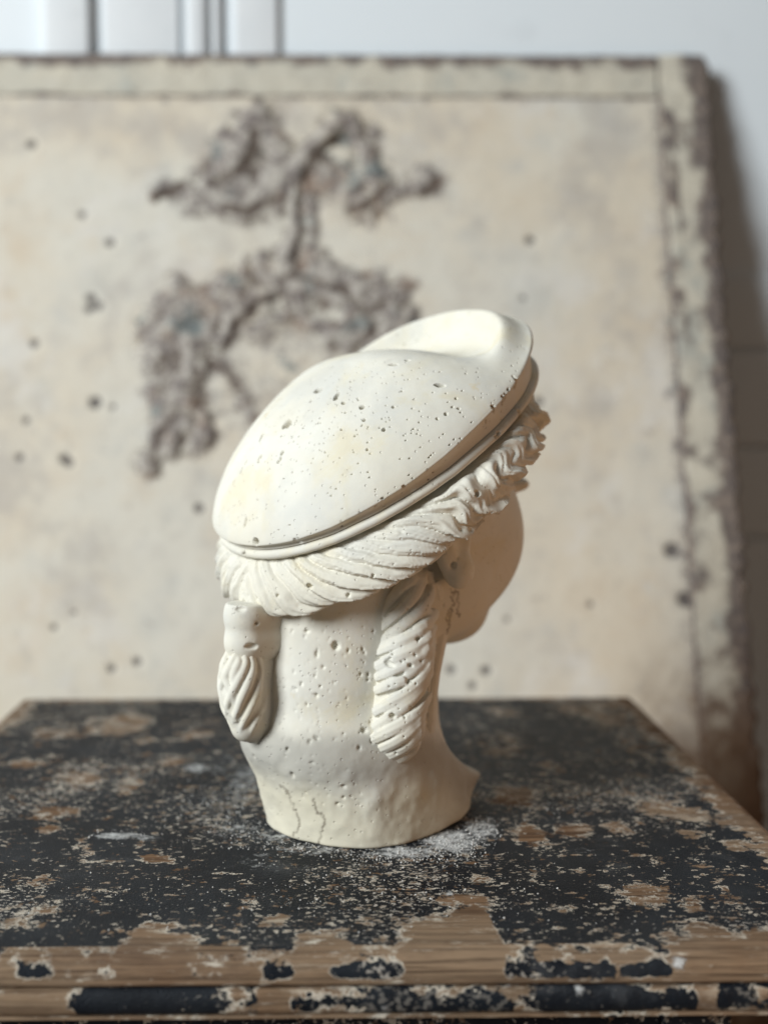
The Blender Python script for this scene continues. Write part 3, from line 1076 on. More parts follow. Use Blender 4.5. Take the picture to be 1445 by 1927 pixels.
def board_mat():
    t = NT('aged_plaster_panel')
    wear = t.attr('wear'); spot = t.attr('spot'); wear_shade = t.attr('wear_shade')
    a = t.noise(5, 6, .6); b = t.noise(14, 6, .62, off=3); c_ = t.noise(40, 6, .65, off=6)
    col = t.mix(t.step(a, .35, .65), (.66, .59, .475), (.66, .63, .55))
    col = t.mix(t.mul(t.step(b, .50, .70), .45), col, (.60, .49, .36))
    col = t.mix(t.mul(t.step(b, .46, .30), .5), col, (.50, .50, .47))
    col = t.mix(t.mul(t.step(c_, .60, .74), .35), col, (.35, .35, .33))
    col = t.mix(t.mul(t.step(t.noise(26, 6, .7, off=12), .62, .74), .45), col, (.62, .62, .60))
    col = t.mix(t.mul(t.step(t.noise(8, 7, .7, off=44), .50, .64), .65), col, (.46, .425, .38))
    col = t.mix(t.mul(t.step(t.noise(9, 7, .7, off=54), .52, .66), .55), col, (.69, .67, .63))
    col = t.mix(t.mul(t.step(t.noise(120, 5, .7, off=64), .62, .70), .5), col, (.33, .30, .26))
    n1 = t.noise(48, 6, .7, off=8); n2 = t.noise(75, 5, .7, off=18); n3 = t.noise(30, 4, .6, off=28)
    n4 = t.noise(85, 6, .75, off=98)
    w = t.step(t.add(wear, t.add(t.mul(t.sub(n1, .5), 1.3), t.mul(t.sub(n4, .5), 2.6))), .18, 1.0)
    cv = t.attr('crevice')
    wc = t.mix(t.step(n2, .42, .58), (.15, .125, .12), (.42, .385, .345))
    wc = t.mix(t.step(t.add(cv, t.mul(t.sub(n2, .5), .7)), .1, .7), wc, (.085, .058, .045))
    wc = t.mix(t.mul(t.step(n3, .55, .66), .6), wc, (.21, .125, .08))
    wc = t.mix(t.mul(t.step(t.noise(24, 4, .6, off=38), .57, .66), .7), wc, (.08, .13, .145))
    wc = t.mix(t.mul(t.step(n2, .62, .70), .7), wc, (.52, .49, .45))
    col = t.mix(t.mul(w, .92), col, wc)
    st = t.step(t.add(wear_shade, t.mul(t.sub(n1, .5), .8)), .35, .95)
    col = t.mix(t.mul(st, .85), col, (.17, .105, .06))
    sp = t.step(t.add(spot, t.mul(t.sub(n2, .5), .6)), .35, .8)
    col = t.mix(t.mul(sp, .85), col, (.085, .075, .075))
    return t.finish(col, .8, t.bump(t.add(n1, t.mul(b, 2)), .4, .0015), .3)


def frame_mat():
    t = NT('aged_panel_frame')
    wear = t.attr('wear')
    n1 = t.noise(34, 7, .7, stretch=(1, 1, 1)); n2 = t.noise(90, 5, .7, off=5); b = t.noise(12, 5, .6, off=9)
    col = t.mix(t.step(b, .38, .62), (.60, .555, .455), (.54, .51, .43))
    col = t.mix(t.mul(t.step(t.noise(20, 5, .65, off=19), .54, .66), .5), col, (.36, .385, .36))
    w = t.step(t.add(wear, t.mul(t.sub(n1, .5), 1.9)), .40, .72)
    wc = t.mix(t.step(n2, .42, .62), (.095, .075, .075), (.22, .17, .14))
    col = t.mix(t.mul(w, .9), col, wc)
    col = t.mix(t.mul(t.step(n2, .64, .72), .6), col, (.60, .56, .50))
    st = t.attr('wear_shade')
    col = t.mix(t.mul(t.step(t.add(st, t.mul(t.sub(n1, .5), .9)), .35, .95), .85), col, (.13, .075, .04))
    return t.finish(col, .8, t.bump(n1, .7, .004), .3)


M_STOOL = wood_paint_mat()
M_WALL = plain_paint_mat('pale_blue_white_wall_paint', (.78, .835, .87), (.80, .85, .88), .55, 3, .12)
M_TRIM = plain_paint_mat('white_gloss_trim', (.72, .75, .77), (.76, .785, .80), .35, 12, .2)
M_FLOOR = plain_paint_mat('dark_floorboards', (.10, .065, .04), (.16, .10, .06), .6, 6, .3)
M_BOARD = board_mat()
M_FRAME = frame_mat()

# ------------------------------------------------------------------ stool
BL = on_z(58, 1316); BR = on_z(1174, 1314)
XL, XR = BL[0], BR[0]
YB = (BL[1] + BR[1]) / 2
YF = on_z(700, 1778)[1]
SO = np.array([(XL + XR) / 2, (YF + YB) / 2, FLOOR])
stool = empty('stool', SO)
tag(stool, 'small black painted wooden stool with chipped paint and a bare worn front edge', 'stool')

BOUND = [(-120, 1780), (0, 1785), (60, 1790), (140, 1800), (165, 1806), (205, 1788), (235, 1752), (268, 1730), (300, 1735), (355, 1752), (395, 1782), (450, 1790), (540, 1794),
    (556, 1756), (590, 1754), (650, 1762), (700, 1786), (735, 1778), (760, 1752), (785, 1742), (808, 1704), (838, 1738), (858, 1700), (925, 1700), (935, 1776), (1000, 1784), (1090, 1790),
    (1150, 1776), (1238, 1772), (1262, 1752), (1288, 1726), (1338, 1730), (1388, 1758), (1445, 1738), (1560, 1745)]
_bw = np.array([on_z(*b) for b in BOUND])


def bound_y(x):
    x = np.asarray(x)
    q = np.stack([x, x * 0, x * 0], -1)
    xx = x + (fbm(q, 130, 201, 3) - .5) * .012
    return .34 * sum(np.interp(xx + o, _bw[:, 0], _bw[:, 1]) for o in (-.0035, 0, .0035)) * .98039 + (fbm(q, 260, 203, 3) - .5) * .004


def ell_field(X, Y, items, plane=None):
    out = np.zeros(X.shape)
    for (px, py, a, b, amt) in items:
        c = on_z(px, py); ex = on_z(px + a, py); ey = on_z(px, py - b)
        ra_, rb_ = abs(ex[0] - c[0]) + 1e-5, abs(ey[1] - c[1]) + 1e-5
        d = np.sqrt(((X - c[0]) / ra_) ** 2 + ((Y - c[1]) / rb_) ** 2)
        out = np.maximum(out, amt * sstep(1.6, .4, d))
    return out


PATCHES = [(230, 1362, 48, 17, .9), (115, 1380, 55, 9, .8), (170, 1362, 14, 14, .7), (50, 1436, 40, 8, .8), (105, 1530, 50, 12, 1), (95, 1560, 25, 10, .9), (150, 1465, 40, 12, .8),
    (245, 1475, 22, 20, .75), (325, 1434, 25, 7, .8), (370, 1380, 32, 8, .8), (275, 1390, 22, 8, .7), (295, 1617, 30, 8, 1), (155, 1590, 20, 10, .6),
    (975, 1500, 42, 20, .95), (1000, 1572, 34, 22, 1), (1078, 1562, 34, 14, 1), (1165, 1560, 26, 12, .95), (1240, 1522, 42, 14, .9), (1290, 1530, 38, 16, .95), (1300, 1570, 34, 10, .8),
    (1215, 1682, 48, 20, 1), (1300, 1705, 22, 14, .9), (1060, 1709, 26, 8, .85), (950, 1340, 30, 12, .5), (940, 1400, 40, 20, .6), (1140, 1340, 60, 22, .75), (1080, 1335, 30, 12, .6),
    (1200, 1410, 30, 14, .7), (1030, 1440, 20, 10, .6), (880, 1700, 50, 22, .9), (515, 1730, 30, 12, .9), (470, 1700, 16, 10, .8), (1400, 1590, 30, 16, .7), (1365, 1680, 18, 20, .7),
    (80, 1660, 25, 10, .6), (85, 1712, 30, 10, .8), (30, 1735, 26, 10, .8), (905, 1655, 22, 8, .8), (1075, 1640, 26, 6, .6)]
DUST = [(850, 1585, 62, 24, 1.0), (905, 1560, 34, 26, .85), (760, 1604, 90, 12, .95), (600, 1598, 90, 12, .8), (520, 1572, 50, 14, .8), (370, 1446, 24, 9, .9), (425, 1440, 40, 30, .55),
    (465, 1470, 40, 50, .7), (420, 1520, 70, 50, .42), (225, 1573, 55, 7, .9), (280, 1578, 30, 6, .8), (440, 1565, 55, 18, .62), (500, 1620, 60, 22, .5), (230, 1560, 60, 10, .4),
    (1030, 1520, 40, 12, .5), (1240, 1512, 40, 10, .6), (660, 1640, 150, 18, .42), (870, 1620, 60, 18, .55), (845, 1680, 10, 8, .8), (1090, 1600, 30, 6, .5)]


def build_top():
    nx, ny = 300, 260
    xs = np.linspace(XL, XR, nx)
    s_ = np.linspace(0, 1, ny) ** 1.15
    ys = YF + (YB - YF) * s_
    X, Y = np.meshgrid(xs, ys, indexing='ij')
    Z = (fbm(np.stack([X, Y, X * 0], -1), 30, 12, 3) - .5) * .0008
    for arr in (Z[0], Z[-1], Z[:, 0], Z[:, -1]): arr[:] = 0
    edge = Y - bound_y(X)
    side = np.minimum(XR - .010 - X, X - XL - .006) - .012 * (fbm(np.stack([X, Y, X * 0], -1), 35, 77, 3) - .5)
    back = YB - .003 - Y
    edge = np.minimum(edge, np.minimum(side, back))
    P = np.stack([X, Y, Z], -1).reshape(-1, 3) - SO
    mesh_obj('top_panel', P, grid_faces(nx, ny), M_STOOL, stool,
             attrs={'edge': edge.ravel(), 'patch': ell_field(X, Y, PATCHES).ravel(), 'dust': ell_field(X, Y, DUST).ravel()})


def build_moulding():
    # profile: (outward, down, painted?)  quarter round, quirk, second bead, thin fillet
    pr = []
    for a in np.linspace(0, 1, 14):
        an = a * math.pi / 2
        pr.append((.0105 * math.sin(an), .0098 * (1 - math.cos(an)), 0))
    pr.append((.0108, .0110, 0)); pr.append((.0102, .0122, 0)); pr.append((.0080, .0128, 1)); pr.append((.0080, .0134, 1))
    for a in np.linspace(0, 1, 12):
        an = a * math.pi
        pr.append((.0080 + .0040 * math.sin(an) ** .7, .0136 + .0112 * (1 - math.cos(an)) / 2, 2))
    pr += [(.0090, .0250, 3), (.0105, .0252, 3), (.0112, .0258, 3), (.0106, .0264, 3), (.0060, .0266, 3), (-.030, .0266, 3)]
    pr = np.array(pr)
    # run round the rectangle, finely along the front
    nfr = 420
    run = [(x, YF, 0, -1) for x in np.linspace(XL, XR, nfr)][:]
    pts = []
    for x in np.linspace(XL, XR, nfr): pts.append((x, YF))
    for y in np.linspace(YF, YB, 120)[1:]: pts.append((XR, y))
    for x in np.linspace(XR, XL, 60)[1:]: pts.append((x, YB))
    for y in np.linspace(YB, YF, 120)[1:-1]: pts.append((XL, y))
    pts = np.array(pts)
    n = len(pts)
    out = np.zeros((n, 2))
    out[:, 1] += -(np.abs(pts[:, 1] - YF) < 1e-6).astype(float) + (np.abs(pts[:, 1] - YB) < 1e-6)
    out[:, 0] += (np.abs(pts[:, 0] - XR) < 1e-6).astype(float) - (np.abs(pts[:, 0] - XL) < 1e-6)
    P = np.zeros((n, len(pr), 3)); E = np.zeros((n, len(pr))); PT = np.zeros((n, len(pr))) - .4
    arc = np.concatenate([[0], np.cumsum(np.sqrt((np.diff(pr[:, :2], axis=0) ** 2).sum(1)))])
    for j, (o, d, k) in enumerate(pr):
        P[:, j, 0] = pts[:, 0] + out[:, 0] * o; P[:, j, 1] = pts[:, 1] + out[:, 1] * o; P[:, j, 2] = -d
        x = pts[:, 0]
        if k == 0:
            e = np.minimum(-.006, YF - bound_y(x) - arc[j] * 1.0)
            # islands of paint that survived low on the round
            isl = np.zeros(n)
            for (px, w_, a_) in ((240, 45, .5), (530, 26, .8), (660, 40, 1.1), (700, 40, 1.1), (740, 24, 1), (838, 42, .9), (945, 24, 1.0), (1020, 46, 1.25), (1110, 44, 1.0), (1195, 30, .9), (1240, 22, 1.2), (60, 30, .5), (330, 50, .35)):
                cx = on_y(px, 1815, YF - .008)[0]
                isl = np.maximum(isl, a_ * sstep(1.5, .5, np.abs(x - cx) / (w_ * .00022)))
            hgt = math.exp(-((d - .0068) / .0026) ** 2)
            e = e + isl * hgt * .034
        elif k == 1: e = np.full(n, .004)
        elif k == 2:
            dd = (d - .0136) / .0112
            e = .0125 - .010 * abs(dd - .5) * 2 + (vnoise(np.stack([x * 30, x * 0, x * 0], -1), 1, 5) - .55) * .022
            for (px, w_) in ((75, 40), (505, 12), (530, 9), (1330, 12)):
                cx = on_y(px, 1870, YF - .011)[0]
                e = e - .024 * sstep(2.2, .3, np.abs(x - cx) / (w_ * .00022))
        else: e = np.full(n, -.006)
        E[:, j] = e
        if k == 2: PT[:, j] = -1
    P += ((fbm(P, 120, 21, 3) - .5) * .0007)[..., None] * np.concatenate([out, np.zeros((n, 1))], 1)[:, None, :]
    P[:, 0, 2] = 0
    D = np.zeros((n, len(pr)))
    for (px, w_, j0, a_) in ((1280, 22, 8, 1.0), (1090, 14, 20, 1.2), (800, 30, 17, .8), (960, 50, 18, .7), (720, 20, 26, .7)):
        cx = on_y(px, 1840, YF - .01)[0]
        D += a_ * np.exp(-(((P[..., 0] - cx) / (w_ * .00022)) ** 2)) * np.exp(-((np.arange(len(pr)) - j0) / 2.5) ** 2)[None]
    Fc = grid_faces(n, len(pr), wrap_u=True)
    mesh_obj('edge_moulding', P.reshape(-1, 3) - SO, Fc[:, ::-1], M_STOOL, stool, attrs={'edge': E.ravel(), 'patch': PT.ravel(), 'dust': D.ravel()})


def stool_box(name, x0, x1, y0, y1, z0, z1):
    o = box(name, x0 - SO[0], x1 - SO[0], y0 - SO[1], y1 - SO[1], z0 - SO[2], z1 - SO[2], M_STOOL, stool, bevel=.0015)
    a = o.data.attributes.new('edge', 'FLOAT', 'POINT')
    a.data.foreach_set('value', np.full(len(o.data.vertices), .03, np.float32))
    return o


build_top()
build_moulding()
AX1 = on_y(1377, 1912, YF + .004)[0]
AX0 = XL + (XR - AX1)
AY0, AY1 = YF + .004, YB - .040
stool_box('apron', AX0 + .030, AX1 - .030, AY0 + .0015, AY0 + .018, -.110, -.0270)
stool_box('apron', AX0 + .030, AX1 - .030, AY1 - .018, AY1 - .0015, -.110, -.0270)
stool_box('apron', AX0 + .0015, AX0 + .018, AY0 + .030, AY1 - .030, -.110, -.0270)
stool_box('apron', AX1 - .018, AX1 - .0015, AY0 + .030, AY1 - .030, -.110, -.0270)
for x in (AX0, AX1 - .030):
    for y in (AY0, AY1 - .030):
        stool_box('leg', x, x + .030, y, y + .030, FLOOR, -.0268)

# ------------------------------------------------------------------ leaning relief panel
YT, YM = 1.215, 0.985
pt, pm = on_y(1327, 105, YT), on_y(1440, 1580, YM)
XRB = (pt[0] + pm[0]) / 2
dvec = np.array([0, YT - YM, pt[2] - pm[2]]); BLEN = np.linalg.norm(dvec); dvec /= BLEN
tb = (pt[2] - (FLOOR)) / dvec[2]                       # full height of the panel along its slope
BO = np.array([XRB, pt[1], pt[2]]) - dvec * tb          # bottom right corner, on the floor
BN = np.cross([1, 0, 0], dvec); BN = BN if BN[1] < 0 else -BN   # faces the camera
XLB = -0.50
BC = np.array([(XRB + XLB) / 2, BO[1], BO[2]])
panel = empty('relief_panel', BC)
tag(panel, 'large weathered cream relief panel with scroll ornament leaning against the pale wall', 'panel')


def to_board(px, py):
    d = ray(px, py)
    t = ((BC - CAM) @ BN) / (d @ BN)
    q = CAM + d * t - BC
    return np.array([q[0], q @ dvec])


def wear_shade_field(X, T):
    # brown wear with painted stool shade, deepening towards the foot, most at the right hand corner
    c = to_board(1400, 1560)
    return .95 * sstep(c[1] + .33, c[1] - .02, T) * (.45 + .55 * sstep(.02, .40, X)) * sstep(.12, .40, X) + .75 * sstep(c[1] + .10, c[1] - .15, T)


STROKES = [  # photo pixels, radius (px), height (mm)
    ([(555, 318), (556, 330)], 24, 9), ([(547, 350), (548, 430), (546, 520)], 11, 6), ([(581, 350), (582, 430), (583, 515)], 9, 4),
    ([(482, 225), (462, 265), (440, 310), (405, 345)], 26, 9), ([(505, 240), (525, 275), (530, 300)], 20, 5), ([(530, 330), (500, 370), (455, 385), (415, 372)], 20, 8),
    ([(470, 350), (440, 350), (400, 352)], 16, 6), ([(370, 372), (345, 350), (310, 352), (292, 365)], 12, 5), ([(400, 388), (370, 390)], 14, 5),
    ([(578, 300), (600, 262), (630, 240), (662, 240)], 19, 10), ([(668, 255), (690, 275), (694, 320)], 17, 7), ([(700, 320), (718, 350), (712, 378), (680, 392)], 18, 8),
    ([(600, 330), (640, 340), (668, 372)], 22, 4), ([(680, 330), (662, 350)], 16, 6), ([(736, 372), (770, 360), (788, 342)], 11, 5), ([(800, 322), (812, 345), (800, 358)], 12, 6),
    ([(425, 640), (440, 595), (478, 562), (540, 545), (600, 546), (650, 565), (680, 600)], 9, 7),
    ([(500, 500), (512, 530)], 14, 5), ([(540, 480), (545, 520)], 15, 5), ([(600, 490), (590, 530)], 15, 5), ([(625, 500), (610, 530)], 9, 5),
    ([(330, 580), (360, 570), (400, 560), (440, 545)], 20, 7), ([(330, 600), (312, 640), (302, 672)], 17, 8), ([(345, 640), (350, 690), (345, 730), (352, 760)], 16, 8),
    ([(372, 690), (368, 740), (360, 770)], 8, 7), ([(300, 780), (330, 750)], 13, 7), ([(372, 780), (385, 820), (370, 838)], 12, 7), ([(310, 800), (292, 850), (285, 870)], 11, 6),
    ([(400, 680), (430, 702), (445, 740), (470, 780)], 10, 4), ([(690, 600), (712, 640), (715, 660)], 11, 7), ([(745, 580), (760, 620), (770, 650)], 13, 7), ([(735, 620), (730, 655)], 12, 6)]
_r = np.random.default_rng(4)
for _ in range(120):
    a = _r.random()
    x = 300 + 480 * a; y = 600 + 60 * (_r.random() - .5) * 2 - 30 * math.sin(a * math.pi)
    STROKES.append(([(x, y), (x + _r.normal() * 10, y + _r.normal() * 12)], _r.uniform(6, 14), _r.uniform(3, 7)))
for _ in range(45):
    y = 600 + 260 * _r.random(); x = 335 - (y - 600) * .10 + _r.normal() * 22
    STROKES.append(([(x, y), (x + _r.normal() * 8, y + _r.normal() * 14)], _r.uniform(6, 13), _r.uniform(3, 7)))
for _ in range(40):
    x = 555 + _r.choice([-1, 1]) * _r.uniform(30, 170); y = 330 + _r.normal() * 35
    STROKES.append(([(x, y), (x + _r.normal() * 12, y + _r.normal() * 9)], _r.uniform(6, 12), _r.uniform(2, 5)))
SPOTS = [(180, 757, 13), (1265, 1035, 15), (1290, 1127, 15), (172, 560, 10), (168, 580, 9), (186, 574, 9), (122, 862, 10), (130, 870, 9), (38, 860, 8), (65, 645, 9), (998, 450, 9), (155, 403, 8),
    (375, 955, 9), (1112, 1137, 6), (738, 828, 8), (742, 560, 6), (210, 1258, 7), (258, 1245, 8), (102, 1180, 6), (140, 1152, 5), (50, 790, 7), (213, 765, 6), (208, 455, 9), (60, 270, 10),
    (1015, 755, 9), (955, 1165, 5), (850, 1260, 8), (915, 1262, 9), (890, 1290, 7), (985, 560, 6), (880, 640, 6), (960, 178, 9), (1012, 172, 9), (1045, 172, 8), (820, 172, 8), (755, 170, 7), (505, 150, 10), (450, 148, 8), (403, 150, 7), (1230, 158, 10)]


def seg_d(X, Y, a, b):
    abx, aby = b[0] - a[0], b[1] - a[1]
    t = np.clip(((X - a[0]) * abx + (Y - a[1]) * aby) / (abx * abx + aby * aby + 1e-12), 0, 1)
    return np.sqrt((X - a[0] - t * abx) ** 2 + (Y - a[1] - t * aby) ** 2)


_tr = to_board(1247, 181); _br = to_board(1318, 1560)
XI1 = (_tr[0] + _br[0]) / 2                     # inner line of the right hand stile
TI1 = to_board(700, 182)[1]                     # inner line of the top rail
XE1 = XRB - BC[0]; XE0 = XLB - BC[0]
XI0 = XE0 + (XE1 - XI1); TI0 = (tb - TI1)
TH = .016


def bw(P):    # board local (x, along, out) -> object space
    P = np.asarray(P)
    return P[..., 0:1] * np.array([1., 0, 0]) + P[..., 1:2] * dvec + P[..., 2:3] * BN


def build_panel():
    st = .0021
    nx, nt = int((XI1 - XI0) / st), int((TI1 - TI0) / st)
    xs = np.linspace(XI0 + .0005, XI1 - .0005, nx); ts = np.linspace(TI0 + .0005, TI1 - .0005, nt)
    X, T = np.meshgrid(xs, ts, indexing='ij')
    Q = np.stack([X, T, X * 0], -1)
    wx = (fbm(Q, 35, 51, 4) - .5) * .024; wt = (fbm(Q, 35, 61, 4) - .5) * .024
    h = np.zeros(X.shape); wear = np.zeros(X.shape)
    pxm = .00055
    for pts, r, hh in STROKES:
        bp = [to_board(*p) for p in pts]
        R_ = r * pxm
        lo = np.min(bp, 0) - R_ * 3.2 - .012; hi = np.max(bp, 0) + R_ * 3.2 + .012
        i0, i1 = np.searchsorted(xs, [lo[0], hi[0]]); j0, j1 = np.searchsorted(ts, [lo[1], hi[1]])
        if i1 <= i0 or j1 <= j0: continue
        sl = (slice(i0, i1), slice(j0, j1))
        d = np.full(X[sl].shape, 9.)
        for a, b in zip(bp[:-1], bp[1:]): d = np.minimum(d, seg_d(X[sl] + wx[sl], T[sl] + wt[sl], a, b))
        R2 = R_ * 1.45
        h[sl] = np.maximum(h[sl], hh * .00080 * np.clip(1 - (d / R2) ** 2, 0, 1) ** .7)
        wear[sl] = np.maximum(wear[sl], .95 * sstep(3.6, .3, d / R_))
    rough = (fbm(Q, 110, 71, 4) - .5) * .0040 * np.clip(wear, 0, 1) + (fbm(Q, 20, 81, 4) - .5) * .0022
    spot = np.zeros(X.shape)
    for x, y, r in SPOTS:
        c = to_board(x, y); R_ = r * pxm
        spot = np.maximum(spot, sstep(1.5, .5, np.sqrt((X - c[0]) ** 2 + (T - c[1]) ** 2) / R_))
    for x, y, r, am in ((560, 610, 150, .55), (450, 600, 110, .52), (690, 600, 100, .52), (330, 650, 80, .6), (335, 790, 75, .55), (450, 320, 105, .5), (655, 320, 105, .48), (555, 500, 70, .55), (780, 345, 60, .4), (320, 355, 55, .45), (640, 680, 120, .45), (480, 740, 100, .5), (400, 780, 90, .5), (400, 680, 90, .5), (560, 520, 110, .4)):
        c = to_board(x, y)
        wear = np.maximum(wear, am * 1.12 * sstep(1.15, .1, np.sqrt((X - c[0]) ** 2 + (T - c[1]) ** 2) / (r * pxm)))
    # wear next to the frame joints
    wear = np.maximum(wear, .62 * sstep(.020, .0, XI1 - X) + 0)
    wear = np.maximum(wear, .50 * sstep(.012, .0, TI1 - T))
    def blur(A, r):
        for ax in (0, 1):
            c = np.cumsum(np.pad(A, [(r + 1, r) if i == ax else (0, 0) for i in (0, 1)], mode='edge'), axis=ax)
            n_ = A.shape[ax]
            A = (np.take(c, np.arange(2 * r + 1, 2 * r + 1 + n_), ax) - np.take(c, np.arange(0, n_), ax)) / (2 * r + 1)
        return A
    hs = h + rough
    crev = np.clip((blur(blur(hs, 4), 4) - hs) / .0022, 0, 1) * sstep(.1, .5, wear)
    for pts, r_ in (([(484, 250), (474, 295), (452, 322), (425, 338), (400, 345)], 9), ([(657, 262), (622, 268), (594, 298), (578, 340)], 8), ([(716, 325), (724, 362), (703, 386), (662, 402)], 8), ([(425, 392), (470, 398), (515, 376)], 8),
                    ([(290, 372), (330, 360), (345, 348)], 9), ([(822, 342), (806, 366)], 9), ([(560, 350), (560, 520)], 5), ([(574, 330), (570, 360)], 9), ([(432, 650), (450, 610), (480, 575), (535, 556)], 6), ([(395, 682), (430, 700), (448, 740)], 7),
                    ([(312, 672), (296, 690)], 8), ([(372, 700), (366, 770)], 6), ([(288, 870), (300, 830), (330, 790)], 6), ([(690, 640), (712, 610)], 8), ([(545, 520), (640, 545), (690, 590)], 5)):
        bp = [to_board(*p) for p in pts]
        d = np.full(X.shape, 9.)
        for a, b in zip(bp[:-1], bp[1:]): d = np.minimum(d, seg_d(X + wx * .4, T + wt * .4, a, b))
        q_ = sstep(1.6, .3, d / (r_ * pxm))
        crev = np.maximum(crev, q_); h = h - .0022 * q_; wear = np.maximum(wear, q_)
    Z = h + rough - .001 - .0018 * spot
    P = bw(np.stack([X, T, Z], -1)).reshape(-1, 3)
    mesh_obj('relief_face', P, grid_faces(nx, nt), M_BOARD, panel, attrs={'crevice': crev.ravel(), 'wear': wear.ravel(), 'spot': spot.ravel(), 'wear_shade': wear_shade_field(X, T).ravel()})


def slab(name, x0, x1, t0, t1, rag, outer):
    """a frame member: rounded, uneven bar; outer = side whose edge is ragged"""
    long_t = (t1 - t0) > (x1 - x0)
    n = 420 if long_t else 300
    a = np.linspace(0, 1, n)
    prof = []
    for q in np.linspace(0, 1, 24): prof.append((q, 1.0))
    prof += [(1.0, .75), (1.0, .4), (1.0, 0.0), (.5, 0.0), (0.0, 0.0), (0.0, .5)]
    P = np.zeros((n, len(prof), 3)); W = np.zeros((n, len(prof)))
    for j, (q, z) in enumerate(prof):
        if long_t:
            X = np.full(n, x0 + (x1 - x0) * q); T = t0 + (t1 - t0) * a
        else:
            X = x0 + (x1 - x0) * a; T = np.full(n, t0 + (t1 - t0) * q)
        Z = np.full(n, -TH + (TH + .0012) * z)
        if z == 1.0: Z = Z - .0022 * (np.exp(-(q / .05) ** 2) + np.exp(-((1 - q) / .05) ** 2))
        P[:, j] = np.stack([X, T, Z], 1)
        qq = q if outer > 0 else 1 - q
        W[:, j] = .24 + .20 * long_t + .62 * sstep(.45, 1.0, qq) + .25 * sstep(.14, 0, qq) + .35 * sstep(.05, 0, qq)
    if long_t and outer > 0: W += .45 * sstep(.56, .68, fbm(P, 14, 131, 3)) * (P[..., 0] < x0 + .3 * (x1 - x0))
    nz = (fbm(P, 55, 91, 4) - .5)
    nz2 = (fbm(P, 90, 95, 3) - .5)
    P[..., 2] += nz * .003 * (P[..., 2] > -.001)
    k = 0 if long_t else 1
    e = (P[..., 0] - x0) / (x1 - x0) if long_t else (P[..., 1] - t0) / (t1 - t0)
    e = e if outer > 0 else 1 - e
    P[..., k] += nz2 * rag * sstep(.8, 1, e) * (1 if outer > 0 else -1)
    st = wear_shade_field(P[..., 0], P[..., 1])
    Fc = grid_faces(n, len(prof), wrap_v=True)
    V = bw(P).reshape(-1, 3)
    m = len(prof)
    o = mesh_obj(name, V, Fc, M_FRAME, panel, attrs={'wear': W.ravel(), 'wear_shade': st.ravel()})
    bm = bmesh.new(); bm.from_mesh(o.data)
    bm.verts.ensure_lookup_table()
    bm.faces.new([bm.verts[i] for i in range(m)]); bm.faces.new([bm.verts[(n - 1) * m + i] for i in range(m)])
    bmesh.ops.recalc_face_normals(bm, faces=bm.faces[:])
    bm.to_mesh(o.data); bm.free()
    return o


build_panel()
slab('frame_stile', XI1, XE1, 0, tb, .012, 1)
slab('frame_stile', XE0, XI0, 0, tb, .012, -1)
slab('frame_rail', XI0, XI1, TI1, tb, .002, 1)
slab('frame_rail', XI0, XI1, 0, TI0, .002, -1)
bk = mesh_obj('backing', bw([[XI0, TI0, -.006], [XI1, TI0, -.006], [XI1, TI1, -.006], [XI0, TI1, -.006], [XI0, TI0, -.014], [XI1, TI0, -.014], [XI1, TI1, -.014], [XI0, TI1, -.014]]),
              [(0, 1, 2, 3), (7, 6, 5, 4), (0, 4, 5, 1), (1, 5, 6, 2), (2, 6, 7, 3), (3, 7, 4, 0)], M_FRAME, panel, smooth=False)

# ------------------------------------------------------------------ wall, floor, joinery
YW = YT + TH + .010
w_ = box('wall', -3, 3, YW, YW + .1, FLOOR, 2.2, M_WALL); tag(w_, kind='structure')
f_ = box('floor', -3, 3, -3, YW, FLOOR - .05, FLOOR, M_FLOOR); tag(f_, kind='structure')


def wx(px, y=YW): return on_y(px, 60, y)[0]


casing = empty('door_casing', (wx(260), YW, FLOOR))
tag(casing, 'white moulded door casing on the wall above the left part of the leaning panel', 'door frame')
CO = np.array(casing.location)


def strip(name, p0, p1, depth, mat=M_TRIM, bev=.0015):
    return box(name, wx(p0) - CO[0], wx(p1) - CO[0], -depth, -.0005, 0.0, 2.75, mat, casing, bevel=bev)


strip('outer_board', 86, 172, .012, bev=.003)
strip('inner_board', 198, 338, .006)
strip('bead', 352, 392, .013, bev=.006)
strip('narrow_bead', 400, 416, .009, bev=.004)
strip('flat_board', 440, 524, .007, bev=.003)

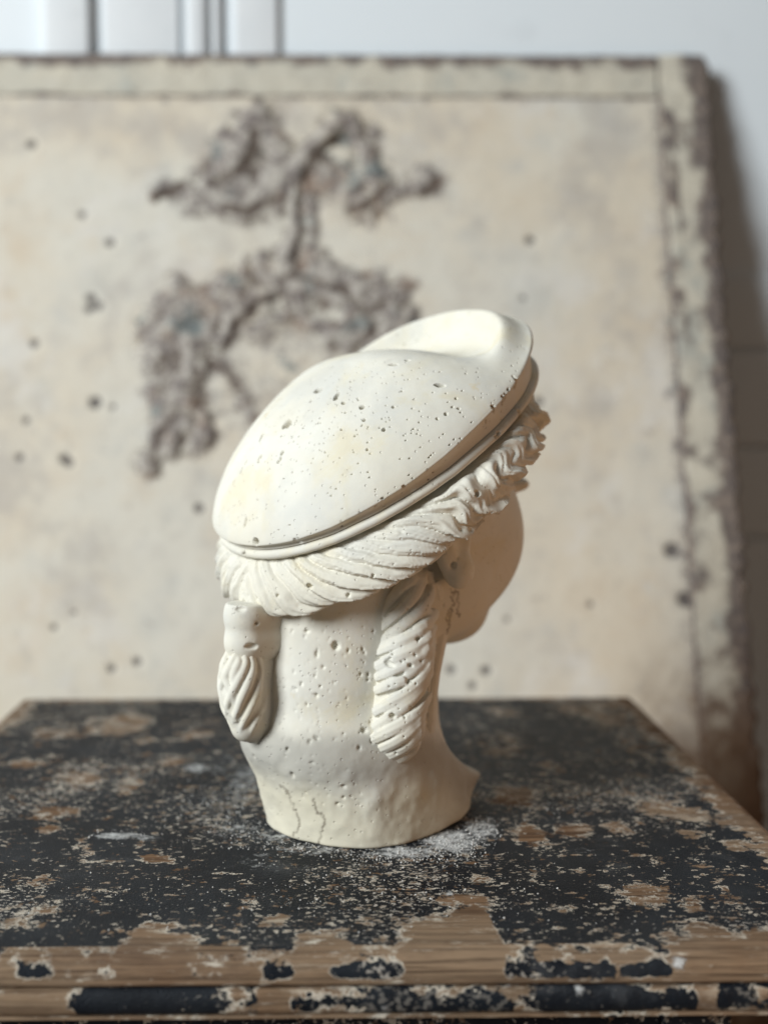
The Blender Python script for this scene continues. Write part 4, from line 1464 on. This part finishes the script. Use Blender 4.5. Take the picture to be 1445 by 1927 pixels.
# low dado of horizontal boards behind the right side of the panel
dado = empty('dado_panelling', (on_y(1400, 700, YW)[0], YW, FLOOR))
tag(dado, 'painted dado boards low on the wall in the shade right of the leaning panel', 'wall panelling')
DO = np.array(dado.location)
zs = [on_y(1400, y, YW - .004)[2] for y in (515, 657, 840, 1010)]
zs.append(FLOOR)
for i in range(len(zs) - 1):
    box('board', XRB - .25 - DO[0], 2.9 - DO[0], -.006 - .001 * (i % 2), -.0005, zs[i + 1] + .0022 - DO[2], zs[i] - .0022 - DO[2], M_WALL, dado, bevel=.0018)

# ------------------------------------------------------------------ loose plaster crumbs round the foot
def build_crumbs():
    r = np.random.default_rng(33)
    Vs, Fs = [], []
    spots = [(850, 1588, 55, 22, 420), (905, 1560, 34, 24, 200), (740, 1612, 120, 14, 260), (560, 1592, 90, 16, 200), (420, 1520, 70, 50, 220), (370, 1446, 24, 9, 60),
             (470, 1570, 60, 30, 120), (660, 1660, 300, 60, 160), (225, 1573, 55, 8, 70), (1030, 1520, 60, 20, 60), (700, 1700, 650, 80, 160)]
    base = np.array([(1, 0, 0), (-1, 0, 0), (0, 1, 0), (0, -1, 0), (0, 0, 1), (0, 0, -1)], float)
    tri = [(0, 2, 4), (2, 1, 4), (1, 3, 4), (3, 0, 4), (2, 0, 5), (1, 2, 5), (3, 1, 5), (0, 3, 5)]
    for px, py, a, b, n in spots:
        for _ in range(n):
            g = r.normal(size=2) * .55
            p = on_z(px + a * g[0], py + b * g[1])
            if p[1] > YB - .005 or p[1] < bound_y(p[0]) - .004: continue
            l = to_local(np.array([p[0], p[1], .0005]))
            if head_field(l[None])[0] < .0006: continue
            sz = .00022 + .0004 * r.random() ** 3
            v = base * sz * r.uniform(.6, 1.3, (6, 3))
            an = r.uniform(0, 6.3)
            v = v @ np.array([[math.cos(an), math.sin(an), 0], [-math.sin(an), math.cos(an), 0], [0, 0, 1]])
            k = len(Vs) * 6
            Vs.append(v + np.array([p[0], p[1], sz * .8]))
            Fs += [(k + i, k + j, k + l_) for i, j, l_ in tri]
    o = mesh_obj('plaster_crumbs', np.concatenate(Vs), np.array(Fs), plain_paint_mat('plaster_dust', (.62, .61, .58), (.70, .69, .66), .9, 40), None, smooth=False)
    tag(o, 'loose white plaster crumbs scattered on the stool round the foot of the bust', 'crumbs', kind='stuff')


build_crumbs()
